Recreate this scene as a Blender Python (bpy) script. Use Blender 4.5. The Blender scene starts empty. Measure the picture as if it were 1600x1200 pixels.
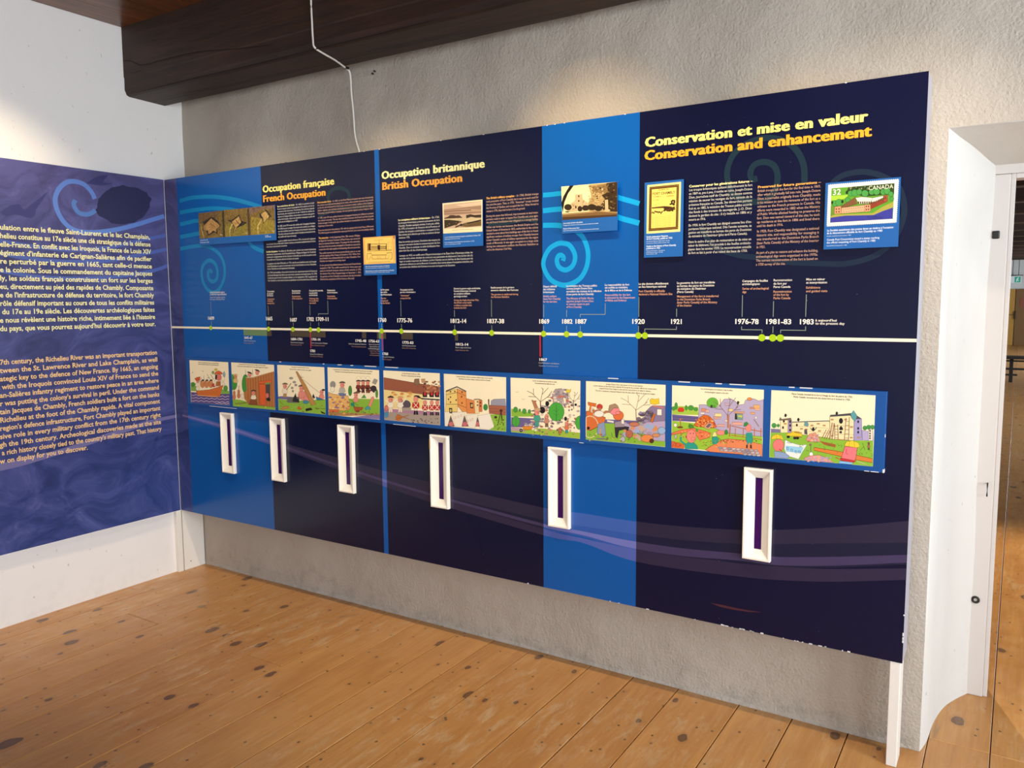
import bpy, math, random
import numpy as np
from mathutils import Vector, Matrix, noise
random.seed(7)
SC = bpy.context.scene
COL = SC.collection

# ---------------------------------------------------------------- camera
FP = 1246.9
CP = np.array([4.0168, -2.7682, 1.5399])
_a, _b, _c = -.5659, -.1037, -.0077
_F = np.array([math.sin(_a)*math.cos(_b), math.cos(_a)*math.cos(_b), math.sin(_b)])
_r0 = np.array([math.cos(_a), -math.sin(_a), 0.]); _u0 = np.cross(_r0, _F)
_R = math.cos(_c)*_r0 + math.sin(_c)*_u0; _U = -math.sin(_c)*_r0 + math.cos(_c)*_u0
cam_d = bpy.data.cameras.new('camera'); cam = bpy.data.objects.new('camera', cam_d); COL.objects.link(cam)
cam_d.sensor_width = 36; cam_d.lens = FP/1600*36; cam_d.clip_start = .05; cam_d.clip_end = 200
m = Matrix((( _R[0], _U[0], -_F[0], CP[0]), (_R[1], _U[1], -_F[1], CP[1]), (_R[2], _U[2], -_F[2], CP[2]), (0, 0, 0, 1)))
cam.matrix_world = m
SC.camera = cam

# ---------------------------------------------------------------- exposure, world, lights
vs = SC.view_settings
SC.display_settings.display_device = 'sRGB'
vs.view_transform = 'Standard'; vs.look = 'None'; vs.gamma = 1; vs.use_curve_mapping = False
vs.exposure = 0.2
W = bpy.data.worlds.new('world'); SC.world = W; W.use_nodes = True
W.node_tree.nodes['Background'].inputs[0].default_value = (.75, .87, 1, 1)
W.node_tree.nodes['Background'].inputs[1].default_value = 1.0

def area(name, loc, target, sx, sy, power, col):
    l = bpy.data.lights.new(name, 'AREA'); l.shape = 'RECTANGLE'; l.size = sx; l.size_y = sy
    l.energy = power; l.color = col
    o = bpy.data.objects.new(name, l); COL.objects.link(o); o.location = loc
    o.rotation_euler = (Vector(target)-Vector(loc)).to_track_quat('-Z', 'Y').to_euler()
    return o
def spot(name, loc, target, power, col, ang, blend, rad=.03):
    l = bpy.data.lights.new(name, 'SPOT'); l.energy = power; l.color = col
    l.spot_size = math.radians(ang); l.spot_blend = blend; l.shadow_soft_size = rad
    o = bpy.data.objects.new(name, l); COL.objects.link(o); o.location = loc
    o.rotation_euler = (Vector(target)-Vector(loc)).to_track_quat('-Z', 'Y').to_euler()
    return o
WARM = (1, .78, .50)
COOL = (.80, .91, 1)
area('right_window_and_fill', (6.95, -1.5, 1.65), (0, -1.5, 1.5), 1.5, 1.5, 128, (.84, .93, 1))
area('right_window_and_fill', (6.95, -4.1, 1.75), (0, -1.2, 2.0), 1.5, 1.5, 90, (.84, .93, 1))  # added fill light further back, brightens the left wall
area('daylight_front_window', (5.75, -5.35, 1.7), (3.2, 0, 1.2), 1.8, 1.5, 34, (.9, .95, 1))
for lx, tx, pw in ((.85, .55, 46), (1.85, 1.4, 50), (2.85, 2.4, 58), (3.9, 3.25, 64)):
    spot('track_spot', (lx, -.73, 2.87), (tx, .05, .85), pw, (1, .83, .60), 84, .9)
for lx, tx, pw in ((1.62, 1.52, 17), (2.42, 2.55, 32), (3.42, 3.32, 20)):
    spot('track_spot', (lx, -.73, 2.87), (tx, .0, 2.02), pw, (1, .70, .34), 40 if lx != 2.42 else 56, .9)
spot('track_spot', (.75, -1.0, 2.87), (0, -.95, 1.5), 46, WARM, 78, .8)
spot('track_spot', (.75, -2.0, 2.87), (0, -1.9, 1.5), 46, WARM, 78, .8)
# the hall behind the doorway
area('hall_window_light', (7.9, 9, 1.8), (4, 9, .4), 6, 1.6, 260, COOL)
area('hall_window_light', (7.9, 20, 1.8), (4, 20, .4), 8, 1.6, 420, COOL)
spot('hall_lamp', (3.15, 3.2, 2.45), (4.4, .6, 0), 260, (1, .80, .52), 110, .5, .05)

# ---------------------------------------------------------------- helpers
def s2l(c):
    return c/12.92 if c <= .04045 else ((c+.055)/1.055)**2.4
def C3(h):
    if isinstance(h, tuple): return tuple(s2l(v/255) for v in h)
    h = h.lstrip('#')
    if len(h) == 3: h = ''.join(c+c for c in h)
    return tuple(s2l(int(h[i:i+2], 16)/255) for i in (0, 2, 4))
def P(px, py, y=0.):
    d = _F + (px-800)/FP*_R - (py-600)/FP*_U; t = (y-CP[1])/d[1]; q = CP+t*d
    return (q[0], q[2])
def PX(px, py, x=0.):
    d = _F + (px-800)/FP*_R - (py-600)/FP*_U; t = (x-CP[0])/d[0]; q = CP+t*d
    return (q[1], q[2])
def mat(name, col, rough=.6, metal=0., spec=.5, coat=0.):
    m = bpy.data.materials.new(name); m.use_nodes = True
    b = m.node_tree.nodes['Principled BSDF']
    b.inputs['Base Color'].default_value = (*C3(col), 1); b.inputs['Roughness'].default_value = rough
    b.inputs['Metallic'].default_value = metal; b.inputs['Specular IOR Level'].default_value = spec
    b.inputs['Coat Weight'].default_value = coat
    return m
class NT:
    def __init__(s, m): s.t = m.node_tree; s.n = s.t.nodes; s.b = s.n['Principled BSDF']
    def add(s, ty, **kw):
        n = s.n.new(ty)
        for k, v in kw.items():
            if k in n.inputs: n.inputs[k].default_value = v
            else: setattr(n, k, v)
        return n
    def link(s, a, b): s.t.links.new(a, b)
    def coord(s, scale=(1, 1, 1), kind='Object', rot=(0, 0, 0)):
        if kind == 'World': o = s.add('ShaderNodeNewGeometry').outputs['Position']
        else: o = s.add('ShaderNodeTexCoord').outputs[kind]
        mp = s.add('ShaderNodeMapping'); mp.inputs['Scale'].default_value = scale; mp.inputs['Rotation'].default_value = rot
        s.link(o, mp.inputs[0]); return mp.outputs[0]
    def noise(s, vec, scale, detail=4, rough=.5, dist=0):
        n = s.add('ShaderNodeTexNoise'); s.link(vec, n.inputs['Vector'])
        n.inputs['Scale'].default_value = scale; n.inputs['Detail'].default_value = detail
        n.inputs['Roughness'].default_value = rough; n.inputs['Distortion'].default_value = dist
        return n.outputs['Fac']
    def ramp(s, fac, stops):
        r = s.add('ShaderNodeValToRGB'); e = r.color_ramp.elements
        while len(e) < len(stops): e.new(.5)
        for i, (p, c) in enumerate(stops):
            e[i].position = p; e[i].color = (*C3(c), 1) if not isinstance(c, float) else (c, c, c, 1)
        s.link(fac, r.inputs[0]); return r.outputs[0]
    def mix(s, fac, a, b, bt='MIX'):
        n = s.add('ShaderNodeMix', data_type='RGBA', blend_type=bt)
        for sock, v in ((n.inputs[0], fac), (n.inputs[6], a), (n.inputs[7], b)):
            if isinstance(v, bpy.types.NodeSocket): s.link(v, sock)
            elif isinstance(v, (int, float)): sock.default_value = v
            else: sock.default_value = (*C3(v), 1)
        return n.outputs[2]
    def math(s, op, a, b=0.):
        n = s.add('ShaderNodeMath', operation=op)
        for sock, v in ((n.inputs[0], a), (n.inputs[1], b)):
            if isinstance(v, bpy.types.NodeSocket): s.link(v, sock)
            else: sock.default_value = v
        return n.outputs[0]
    def bump(s, h, strength, dist, prev=None):
        b = s.add('ShaderNodeBump'); b.inputs['Strength'].default_value = strength; b.inputs['Distance'].default_value = dist
        s.link(h, b.inputs['Height'])
        if prev: s.link(prev, b.inputs['Normal'])
        return b.outputs[0]

def plaster(name, col, dark, fine=1., dirt=.75):
    m = mat(name, col, .85, spec=.3); t = NT(m); v = t.coord(kind='World')
    big = t.noise(v, 1.7, 3); c = t.mix(big, dark, col)
    if dirt:
        sep = t.add('ShaderNodeSeparateXYZ'); t.link(v, sep.inputs[0])
        low = t.math('SUBTRACT', 1., t.math('MULTIPLY', sep.outputs[2], 4.5)); low.node.use_clamp = True
        sp = t.noise(v, 14, 6, .7); sp = t.ramp(sp, [(.48, 0.), (.72, 1.)])
        f = t.math('MULTIPLY', t.math('MULTIPLY', low, sp), dirt)
        c = t.mix(f, c, '#77756c')
        sp2 = t.noise(t.coord((1, 1, .6), 'World'), 55, 2, .5); sp2 = t.ramp(sp2, [(.735, 0.), (.76, 1.)])
        c = t.mix(t.math('MULTIPLY', sp2, .35), c, '#6b675e')
    t.link(c, t.b.inputs['Base Color'])
    n1 = t.noise(v, 95, 4, .6); n2 = t.noise(v, 6, 4, .5)
    b1 = t.bump(n2, .35*fine, .03); b2 = t.bump(n1, .55*fine, .006, b1)
    t.link(b2, t.b.inputs['Normal']); return m
M = {}
M['plaster'] = plaster('rough_plaster', '#c2baae', '#aea599', 1.2, .5)
M['plaster_smooth'] = plaster('smooth_white_plaster', '#eeecea', '#e6e4e2', .25, .12)
M['reveal'] = plaster('reveal_plaster', '#d8d8d4', '#cdc9c3', .3, .1)
M['white'] = mat('white_paint', '#e8e4dc', .45)
M['frame_white'] = mat('frame_paint', '#cbc5c0', .5)
M['box_white'] = mat('cream_plastic', '#fbf5e8', .4)
M['black'] = mat('black_iron', '#15130f', .5)
M['side'] = mat('grey_board_edge', '#a9a8b2', .6)
M['white_edge'] = mat('board_core', '#e6e6ea', .6)
M['navy'] = mat('navy_laminate', '#080e30', .22, spec=.38)
M['blue'] = mat('blue_laminate', '#0656a6', .22, spec=.38)
M['plaque'] = mat('plaque_blue', '#1d5fa8', .35)
M['purple'] = mat('purple_film', '#3c0a5c', .12)
M['cable'] = mat('white_cable', '#d8d4cc', .45)
M['green_sign'] = mat('exit_green', '#1fb89a', .5)
_b = M['green_sign'].node_tree.nodes['Principled BSDF']; _b.inputs['Emission Color'].default_value = (.05, .7, .5, 1); _b.inputs['Emission Strength'].default_value = .8
M['door_yellow'] = mat('yellow_wood', '#b98a35', .5)
M['door_brown'] = mat('brown_wood', '#7a5526', .5)

def wood_floor():
    m = mat('pine_planks', '#b98443', .34, spec=.5); t = NT(m)
    oi = t.add('ShaderNodeObjectInfo')
    geo = t.add('ShaderNodeNewGeometry').outputs['Position']
    off = t.add('ShaderNodeVectorMath', operation='SCALE'); 
    comb = t.add('ShaderNodeCombineXYZ'); t.link(oi.outputs['Random'], comb.inputs[1]); t.link(oi.outputs['Random'], comb.inputs[2])
    t.link(comb.outputs[0], off.inputs[0]); off.inputs['Scale'].default_value = 37.
    ad = t.add('ShaderNodeVectorMath', operation='ADD'); t.link(geo, ad.inputs[0]); t.link(off.outputs[0], ad.inputs[1])
    def mp(sc):
        n = t.add('ShaderNodeMapping'); n.inputs['Scale'].default_value = sc; t.link(ad.outputs[0], n.inputs[0]); return n.outputs[0]
    g = t.noise(mp((1, .055, 1)), 62, 5, .65, .5)
    g2 = t.noise(mp((1, .22, 1)), 7, 4, .55, .6)
    base = t.ramp(g, [(.28, '#9c6628'), (.5, '#ba8240'), (.75, '#cf9d58')])
    tone = t.ramp(oi.outputs['Random'], [(0., '#b0783a'), (.5, '#bf8745'), (1., '#cd985a')])
    c = t.mix(.45, base, tone)
    c = t.mix(t.ramp(g2, [(.35, .0), (.75, .55)]), c, '#a06322')
    # knots
    kv = t.add('ShaderNodeTexVoronoi', voronoi_dimensions='2D'); kv.inputs['Scale'].default_value = 4.6; t.link(mp((1, .62, 1)), kv.inputs['Vector'])
    rz = t.math('MULTIPLY', kv.outputs['Color'], 1.)
    kd = t.math('ADD', t.math('SUBTRACT', kv.outputs['Distance'], .05), t.math('MULTIPLY', t.noise(mp((1, .8, 1)), 26, 3), .10))
    siz = t.math('MULTIPLY', t.math('MULTIPLY', rz, rz), .13)
    k = t.math('LESS_THAN', kd, t.math('ADD', siz, .008))
    dk = t.math('SUBTRACT', t.math('ADD', siz, .07), kd); dk = t.math('MULTIPLY', dk, 11.); dk.node.use_clamp = True
    c = t.mix(t.math('MULTIPLY', dk, .38), c, '#7c4a20')
    c = t.mix(t.math('MULTIPLY', k, .85), c, '#39200f')
    ring = t.math('LESS_THAN', kd, t.math('MULTIPLY', siz, .6)); c = t.mix(t.math('MULTIPLY', ring, .6), c, '#6a3c1e')
    sm = t.noise(mp((1, .45, 1)), 5.2, 5, .7, 1.2); c = t.mix(t.ramp(sm, [(.64, 0.), (.74, .5)]), c, '#5d5044')
    # nail holes
    nv = t.add('ShaderNodeTexVoronoi', voronoi_dimensions='2D'); nv.inputs['Scale'].default_value = 7.; t.link(mp((1, .8, 1)), nv.inputs['Vector'])
    nk = t.math('LESS_THAN', nv.outputs['Distance'], .035)
    c = t.mix(t.math('MULTIPLY', nk, .8), c, '#33200f')
    # wear: pale scuffs
    w = t.noise(mp((1, .28, 1)), 24, 6, .75, .3); w2 = t.noise(geo, 1.2, 2)
    wf = t.math('MULTIPLY', t.ramp(w, [(.5, 0.), (.72, 1.)]), t.ramp(w2, [(.42, 0.), (.62, 1.)]))
    c = t.mix(.16, c, '#9c8266'); c = t.mix(t.math('MULTIPLY', wf, .6), c, '#cbb795')
    st = t.noise(mp((1, .06, 1)), 15, 5, .7, 1.2); c = t.mix(t.ramp(st, [(.66, 0.), (.74, .42)]), c, '#64604f')
    t.link(c, t.b.inputs['Base Color'])
    r = t.ramp(t.noise(geo, 9, 4, .6), [(.3, .26), (.7, .46)]); t.link(r, t.b.inputs['Roughness'])
    t.link(t.bump(g, .25, .002), t.b.inputs['Normal']); return m
M['floor'] = wood_floor()
M['gap'] = mat('dark_floor_joint', '#2a1a0e', .9)
def dark_wood(name, a, b, d, rough=.5, axis='x', bump=.6):
    m = mat(name, a, rough); t = NT(m); sc = (.08, 1, 1) if axis == 'x' else (1, .08, 1)
    v = t.coord(sc, 'World'); g = t.noise(v, 26, 6, .65, .6)
    c = t.ramp(g, [(.3, b), (.55, a), (.8, d)])
    kv = t.add('ShaderNodeTexVoronoi'); kv.inputs['Scale'].default_value = 3.2; t.link(t.coord((.5, 1, 1) if axis == 'x' else (1, .5, 1), 'World'), kv.inputs['Vector'])
    kk = t.ramp(kv.outputs['Distance'], [(.02, 1.), (.09, 0.)]); c = t.mix(t.math('MULTIPLY', kk, .7), c, '#120905')
    t.link(c, t.b.inputs['Base Color']); t.link(t.bump(g, bump, .004), t.b.inputs['Normal']); return m
M['beam'] = dark_wood('dark_beam', '#331d10', '#190e07', '#482b18', .6)
M['crack'] = mat('beam_crack', '#0c0705', .9)
M['ceiling'] = dark_wood('varnished_ceiling', '#6f3f1a', '#43220c', '#96602c', .3, 'y', .2)

def water_mat():
    m = mat('water_print', '#30386e', .33, spec=.45); t = NT(m); v = t.coord(kind='World')
    sw = t.add('ShaderNodeVectorMath', operation='SCALE'); 
    d = t.add('ShaderNodeTexNoise'); t.link(v, d.inputs['Vector']); d.inputs['Scale'].default_value = 1.6; d.inputs['Detail'].default_value = 2
    t.link(d.outputs['Color'], sw.inputs[0]); sw.inputs['Scale'].default_value = .9
    a = t.add('ShaderNodeVectorMath', operation='ADD'); t.link(v, a.inputs[0]); t.link(sw.outputs[0], a.inputs[1])
    n1 = t.add('ShaderNodeMapping'); n1.inputs['Scale'].default_value = (1, 1, 1.8); n1.inputs['Rotation'].default_value = (.5, 0, 0); t.link(a.outputs[0], n1.inputs[0])
    f = t.noise(n1.outputs[0], 3.6, 7, .66, 1.1)
    c = t.ramp(f, [(.30, '#0d1030'), (.42, '#262c5c'), (.58, '#474c84'), (.76, '#6d6ea6')])
    sep = t.add('ShaderNodeSeparateXYZ'); t.link(v, sep.inputs[0])
    z = t.math('DIVIDE', t.math('SUBTRACT', sep.outputs[2], .36), 1.86)
    g = t.ramp(z, [(0., '#2f4c94'), (.35, '#363f7a'), (.7, '#40457a'), (1., '#6a6398')])
    c = t.mix(.42, c, g)
    t.link(c, t.b.inputs['Base Color']); return m
M['water'] = water_mat()

def ink_mat(name, rough=.35, grain=0.):
    m = mat(name, '#808080', rough, spec=.45); t = NT(m)
    a = t.add('ShaderNodeVertexColor'); a.layer_name = 'ink'; c = a.outputs[0]
    if grain:
        n = t.noise(t.coord(kind='World'), 130, 5, .8)
        c = t.mix(1., c, t.ramp(n, [(.35, '#777777'), (.5, '#dddddd'), (.62, '#ffffff')]), 'MULTIPLY')
        c = t.mix(t.ramp(t.noise(t.coord(kind='World'), 210, 3, .8), [(.58, 0.), (.7, .5)]), c, '#e8d8a0')
    t.link(c, t.b.inputs['Base Color']); return m
M['ink'] = ink_mat('print_ink'); M['photo_ink'] = ink_mat('photo_print', .35, 1.)

def prop(o, label=None, cat=None, group=None, kind=None):
    if label: o['label'] = label
    if cat: o['category'] = cat
    if group: o['group'] = group
    if kind: o['kind'] = kind
    return o
def empty(name, loc, label, cat, group=None):
    o = bpy.data.objects.new(name, None); COL.objects.link(o); o.location = loc; o.empty_display_size = .1
    return prop(o, label, cat, group)
def link(name, me, parent=None, kind=None):
    o = bpy.data.objects.new(name, me); COL.objects.link(o)
    if parent:
        o.parent = parent; o.matrix_parent_inverse = Matrix.Translation(-Vector(parent.location))
        if parent.parent: o.matrix_parent_inverse = Matrix.Identity(4)
    if kind: o['kind'] = kind
    return o
def mesh(name, V, F, mt, parent=None, smooth=False, kind=None):
    me = bpy.data.meshes.new(name); me.from_pydata([tuple(map(float, v)) for v in V], [], F)
    for x in (mt if isinstance(mt, (list, tuple)) else [mt]): me.materials.append(x)
    if smooth: me.polygons.foreach_set('use_smooth', [True]*len(me.polygons))
    me.update(); return link(name, me, parent, kind)
BF = [(0, 3, 2, 1), (4, 5, 6, 7), (0, 1, 5, 4), (1, 2, 6, 5), (2, 3, 7, 6), (3, 0, 4, 7)]
def boxv(x0, x1, y0, y1, z0, z1):
    return [(x0, y0, z0), (x1, y0, z0), (x1, y1, z0), (x0, y1, z0), (x0, y0, z1), (x1, y0, z1), (x1, y1, z1), (x0, y1, z1)]
def box(name, b, mt, parent=None, bev=0., kind=None):
    o = mesh(name, boxv(*b), BF, mt, parent, kind=kind)
    if bev:
        md = o.modifiers.new('bevel', 'BEVEL'); md.width = bev; md.segments = 2; md.limit_method = 'ANGLE'
    return o
def multibox(name, bs, mt, parent=None, kind=None):
    V = []; F = []
    for b in bs:
        k = len(V); V += boxv(*b); F += [tuple(i+k for i in f) for f in BF]
    return mesh(name, V, F, mt, parent, kind=kind)
def tube(name, pts, r, mt, parent=None, n=8):
    V = []; F = []; pts = [Vector(p) for p in pts]
    for i, p in enumerate(pts):
        d = (pts[min(i+1, len(pts)-1)]-pts[max(i-1, 0)]).normalized()
        q = d.to_track_quat('Z', 'Y')
        for k in range(n):
            a = 2*math.pi*k/n; V.append(p+q@Vector((r*math.cos(a), r*math.sin(a), 0)))
    for i in range(len(pts)-1):
        for k in range(n):
            a = i*n+k; b = i*n+(k+1) % n; F.append((a, b, b+n, a+n))
    F.append(tuple(range(n-1, -1, -1))); F.append(tuple(range(len(V)-n, len(V))))
    return mesh(name, V, F, mt, parent, True)
def crom(pts, n=8):
    out = []; p = [pts[0]]+list(pts)+[pts[-1]]
    for i in range(1, len(p)-2):
        a, b, c, d = (np.array(p[j], float) for j in (i-1, i, i+1, i+2))
        for k in range(n):
            t = k/n; out.append(.5*((2*b)+(c-a)*t+(2*a-5*b+4*c-d)*t*t+(3*b-a-3*c+d)*t**3))
    out.append(np.array(pts[-1], float)); return out

# ---------------------------------------------------------------- ink: flat print laid on a board
GL = {}
def _tm(s, off):
    cu = bpy.data.curves.new('t', 'FONT'); cu.body = s; cu.offset = off; cu.resolution_u = 2
    o = bpy.data.objects.new('t', cu); me = o.to_mesh()
    V = np.array([v.co[:2] for v in me.vertices]) if len(me.vertices) else np.zeros((0, 2)); F = [tuple(f.vertices) for f in me.polygons]
    o.to_mesh_clear(); bpy.data.objects.remove(o); bpy.data.curves.remove(cu); return V, F
def glyph(c, off):
    k = (c, off)
    if k not in GL:
        V, F = _tm(c, off) if c != ' ' else (np.zeros((0, 2)), [])
        if 'b' not in GL: GL['b'] = np.ptp(_tm('||', 0)[0][:, 0])
        adv = np.ptp(_tm('|'+c+'|', 0)[0][:, 0])-GL['b']
        if 'H' not in GL: GL['H'] = _tm('H', 0)[0][:, 1].max()
        GL[k] = (V, F, adv)
    return GL[k]
class Ink:
    """plane 'y': board faces -y at y=c ; plane 'x': board faces +x at x=c"""
    def __init__(s, plane, c, step=2e-5, base=1):
        s.pl = plane; s.c = c; s.step = step; s.base = base; s.cur = base; s.V = []; s.F = []; s.K = []; s.n = 0; s.B = np.zeros((64, 5))
    def lay(s, u0, u1, v0, v1):
        """next printed layer: one above whatever this shape covers"""
        b = s.B[:s.n]; L = s.base
        if s.n:
            h_ = (b[:, 0] < u1) & (b[:, 1] > u0) & (b[:, 2] < v1) & (b[:, 3] > v0)
            if h_.any(): L = max(L, b[h_, 4].max()+1)
        if s.n == len(s.B): s.B = np.vstack([s.B, np.zeros_like(s.B)])
        s.B[s.n] = (u0, u1, v0, v1, L); s.n += 1; s.cur = L
    def pt(s, u, v, L=None):
        d = (L if L is not None else s.cur)*s.step
        return (u, s.c-d, v) if s.pl == 'y' else (s.c+d, u, v)
    def px(s, x, y): return P(x, y, s.c) if s.pl == 'y' else PX(x, y, s.c)
    def poly(s, pts, col):
        a_ = [p[0] for p in pts]; b_2 = [p[1] for p in pts]; s.lay(min(a_), max(a_), min(b_2), max(b_2))
        ar = sum(pts[i-1][0]*pts[i][1]-pts[i][0]*pts[i-1][1] for i in range(len(pts)))
        if ar < 0: pts = pts[::-1]
        k = len(s.V); s.V += [s.pt(*p) for p in pts]; s.F.append(tuple(range(k, k+len(pts)))); s.K.append(C3(col))
    def rect(s, u0, u1, v0, v1, col): s.poly([(u0, v0), (u1, v0), (u1, v1), (u0, v1)], col)
    def disc(s, u, v, r, col, n=20, ry=None): s.poly([(u+r*math.cos(a), v+(ry or r)*math.sin(a)) for a in (2*math.pi*i/n for i in range(n))], col)
    def band(s, pts, w, col):
        """pts in u,v; w number or list"""
        pts = [np.array(p, float) for p in pts]; n = len(pts); ar_ = np.array(pts); s.lay(*(ar_[:, 0].min(), ar_[:, 0].max(), ar_[:, 1].min(), ar_[:, 1].max())); W_ = w if hasattr(w, '__len__') else [w]*n
        k = len(s.V)
        for i, p in enumerate(pts):
            d = pts[min(i+1, n-1)]-pts[max(i-1, 0)]; d = d/(np.linalg.norm(d)+1e-9); q = np.array([-d[1], d[0]])*W_[i]/2
            s.V += [s.pt(*(p+q)), s.pt(*(p-q))]
        for i in range(n-1):
            s.F.append((k+2*i, k+2*i+1, k+2*i+3, k+2*i+2)); s.K.append(C3(col))
    def text(s, t, u, v, width, cap, col, off=0., vend=None):
        # heavy weights: the same letter set again a hair to each side, as a wide stroke
        sh = (0,)
        if off >= .03: sh = (-.045, -.015, .015, .045) if off > .04 else (-.02, .02); off = .012
        gs = [glyph(c, off) for c in t]; tot = sum(g[2] for g in gs)+(.028*len(gs) if len(sh) > 2 else 0)
        if tot <= 0: return
        s.lay(u, u+width, v-.3*cap, v+cap*1.2)
        sx = width/tot; sy = cap/GL['H']; x = 0; kc = C3(col); sl = 0 if vend is None else (vend-v)/width
        for V, F, adv in gs:
            if len(V):
                k = len(s.V)
                for j_, dx in enumerate(sh):
                    k = len(s.V)
                    for a, b in V: uu = (x+a+dx)*sx; s.V.append(s.pt(u+uu, v+b*sy+uu*sl, s.cur+j_))
                    s.F += [tuple(i+k for i in f) for f in F]; s.K += [kc]*len(F)
            x += adv+(.028 if len(sh) > 2 else 0)
    def tpx(s, t, ax, ay, bx, by, cap, col, off=.0):
        """text between two baseline pixels of the photograph, cap height in px at the left"""
        A = s.px(ax, ay); B = s.px(bx, by); h = s.px(ax, ay-cap)[1]-A[1]
        s.text(t, A[0], (A[1]+B[1])/2, B[0]-A[0], h, col, off)
    def make(s, name, mt, parent, label=None):
        if not s.V: return
        me = bpy.data.meshes.new(name); me.from_pydata([tuple(map(float, v)) for v in s.V], [], s.F)
        ca = me.color_attributes.new('ink', 'FLOAT_COLOR', 'CORNER')
        arr = np.ones((len(me.loops), 4), np.float32); lt = np.array([len(f) for f in s.F])
        arr[:, :3] = np.repeat(np.array(s.K, np.float32), lt, axis=0); ca.data.foreach_set('color', arr.ravel())
        me.materials.append(mt); me.update(); o = link(name, me, parent)
        if label: o['label'] = label
        return o

# ---------------------------------------------------------------- the setting
YW, XL, ZC, ZB = .146, -.026, 2.978, 2.628
def nz(x, y, z, s=1.): return noise.noise(Vector((x*s, y*s, z*s)))
def wall_grid(name, us, vs_, f, mt, hole=None):
    V = []; F = []; nu = len(us)
    for v in vs_:
        for u in us: V.append(f(u, v))
    for j in range(len(vs_)-1):
        for i in range(nu-1):
            if hole and hole((us[i]+us[i+1])/2, (vs_[j]+vs_[j+1])/2): continue
            a = j*nu+i; F.append((a, a+1, a+nu+1, a+nu))
    return mesh(name, V, F, mt, None, True, 'structure')
def lin(a, b, n): return list(np.linspace(a, b, n))
DX0, DX1, DZ = 3.80, 4.95, 2.07
def backwall(u, v):
    # lumpy old plaster: a few centimetres of slow undulation above the board
    k = min(1, max(0, (v-2.15)/.25)); e = min(1, abs(u-DX0)/.15) if v < DZ+.1 else 1
    d = .006*nz(u, 0, v, 3.1)*e+.016*k*nz(u, 3, v, 3.3)*min(1, u/.3 if u > 0 else 0)+.012*k*nz(u, 9, v, 1.7)
    toe = -.002*max(0, 1-v/.06)*e
    return (u, YW+d+toe, v)
us = lin(XL-.05, DX0, 110)+lin(DX0, DX1, 30)[1:]+lin(DX1, 7.0, 20)[1:]
vz = lin(0, DZ, 60)+lin(DZ, ZC+.02, 40)[1:]
wall_grid('wall_back', us, vz, backwall, M['plaster'], lambda u, v: DX0 < u < DX1 and v < DZ)
# doorway reveal: curved left cheek, sloping soffit, right cheek
prof = crom([(3.800, .146), (3.806, .17), (3.815, .24), (3.822, .37), (3.848, .52), (3.885, .63), (3.918, .70)], 6)
def zt(y): return 2.072-.055*(y-.146)/.55
V = []; F = []; npf = len(prof); nzv = 44
for j in range(nzv):
    for i, (x, y) in enumerate(prof):
        z = zt(y)*j/(nzv-1); top = max(0, min(1, (z-1.72)/.3)); xl = 3.80+.118*(y-.146)/.554; x = x+(xl-x)*top*top*(3-2*top); w = .010*nz(x, y*2, z, 2.2)*(0 if i in (0,) else 1); flare = -.018*max(0, 1-z/.05)*(0 if i == npf-1 else 1)*0
        edge = .006*nz(0, 1, z, 4)*(1-i/(npf-1)) if i < 5 else 0
        V.append((x+w*.6+edge*0, y, z))
for j in range(nzv-1):
    for i in range(npf-1):
        a = j*npf+i; F.append((a, a+npf, a+npf+1, a+1))
k = len(V); xs = lin(0, 1, 16)
for i, (x, y) in enumerate(prof):
    x = 3.80+.118*(y-.146)/.554
    for t in xs:
        xx = x+(DX1+.0-x)*t; V.append((xx, y, zt(y)+(.012*nz(xx, y, 5, 3) if 0 < i < npf-1 else 0)))
for i in range(npf-1):
    for j in range(15):
        a = k+i*16+j; F.append((a, a+1, a+17, a+16))
k = len(V)
for (x, y) in prof: V += [(DX1, y, 0), (DX1, y, zt(y))]
for i in range(npf-1): F.append((k+2*i, k+2*i+1, k+2*i+3, k+2*i+2))
mesh('trim_1', V, F, M['reveal'], None, True, 'structure')
wall_grid('wall_left', lin(-5.5, YW+.06, 60), lin(0, ZC+.02, 40), lambda u, v: (XL+.005*nz(7, u, v, 1.6)-.004*max(0, v-2.2), u, v), M['plaster_smooth'])
# wall_right with its window opening, wall_front with its window opening
def shell(name, vert, u0, u1, c, hole, thick):
    a, b, z0, z1 = hole; bs = []
    def bx(p, q, z0_, z1_): bs.append((c, c+thick, p, q, z0_, z1_) if vert else (p, q, c-thick, c, z0_, z1_))
    bx(u0, a, 0, ZC); bx(b, u1, 0, ZC); bx(a, b, 0, z0); bx(a, b, z1, ZC)
    return multibox(name, bs, M['plaster_smooth'], None, 'structure')
shell('wall_right', True, -5.5, .72, 7.02, (-4.9, -.7, .9, 2.5), .35)  # opening widened to take in the added rear fill light
shell('wall_front', False, -.03, 7.0, -5.42, (4.85, 6.65, .95, 2.45), .35)
# ceiling boards run from front to back, each board its own piece
ceil = box('ceiling', (XL-.03, 7.0, -5.5, YW+.5, ZC+.028, ZC+.06), M['ceiling'], None, 0, 'structure')
x = XL; i = 0
while x < 6.9:
    w = .17+.04*random.random(); o = box('board', (x+.0015, x+w-.0015, -5.5, YW+.04, ZC+.002*random.random(), ZC+.03), M['ceiling'], ceil); x += w
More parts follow.
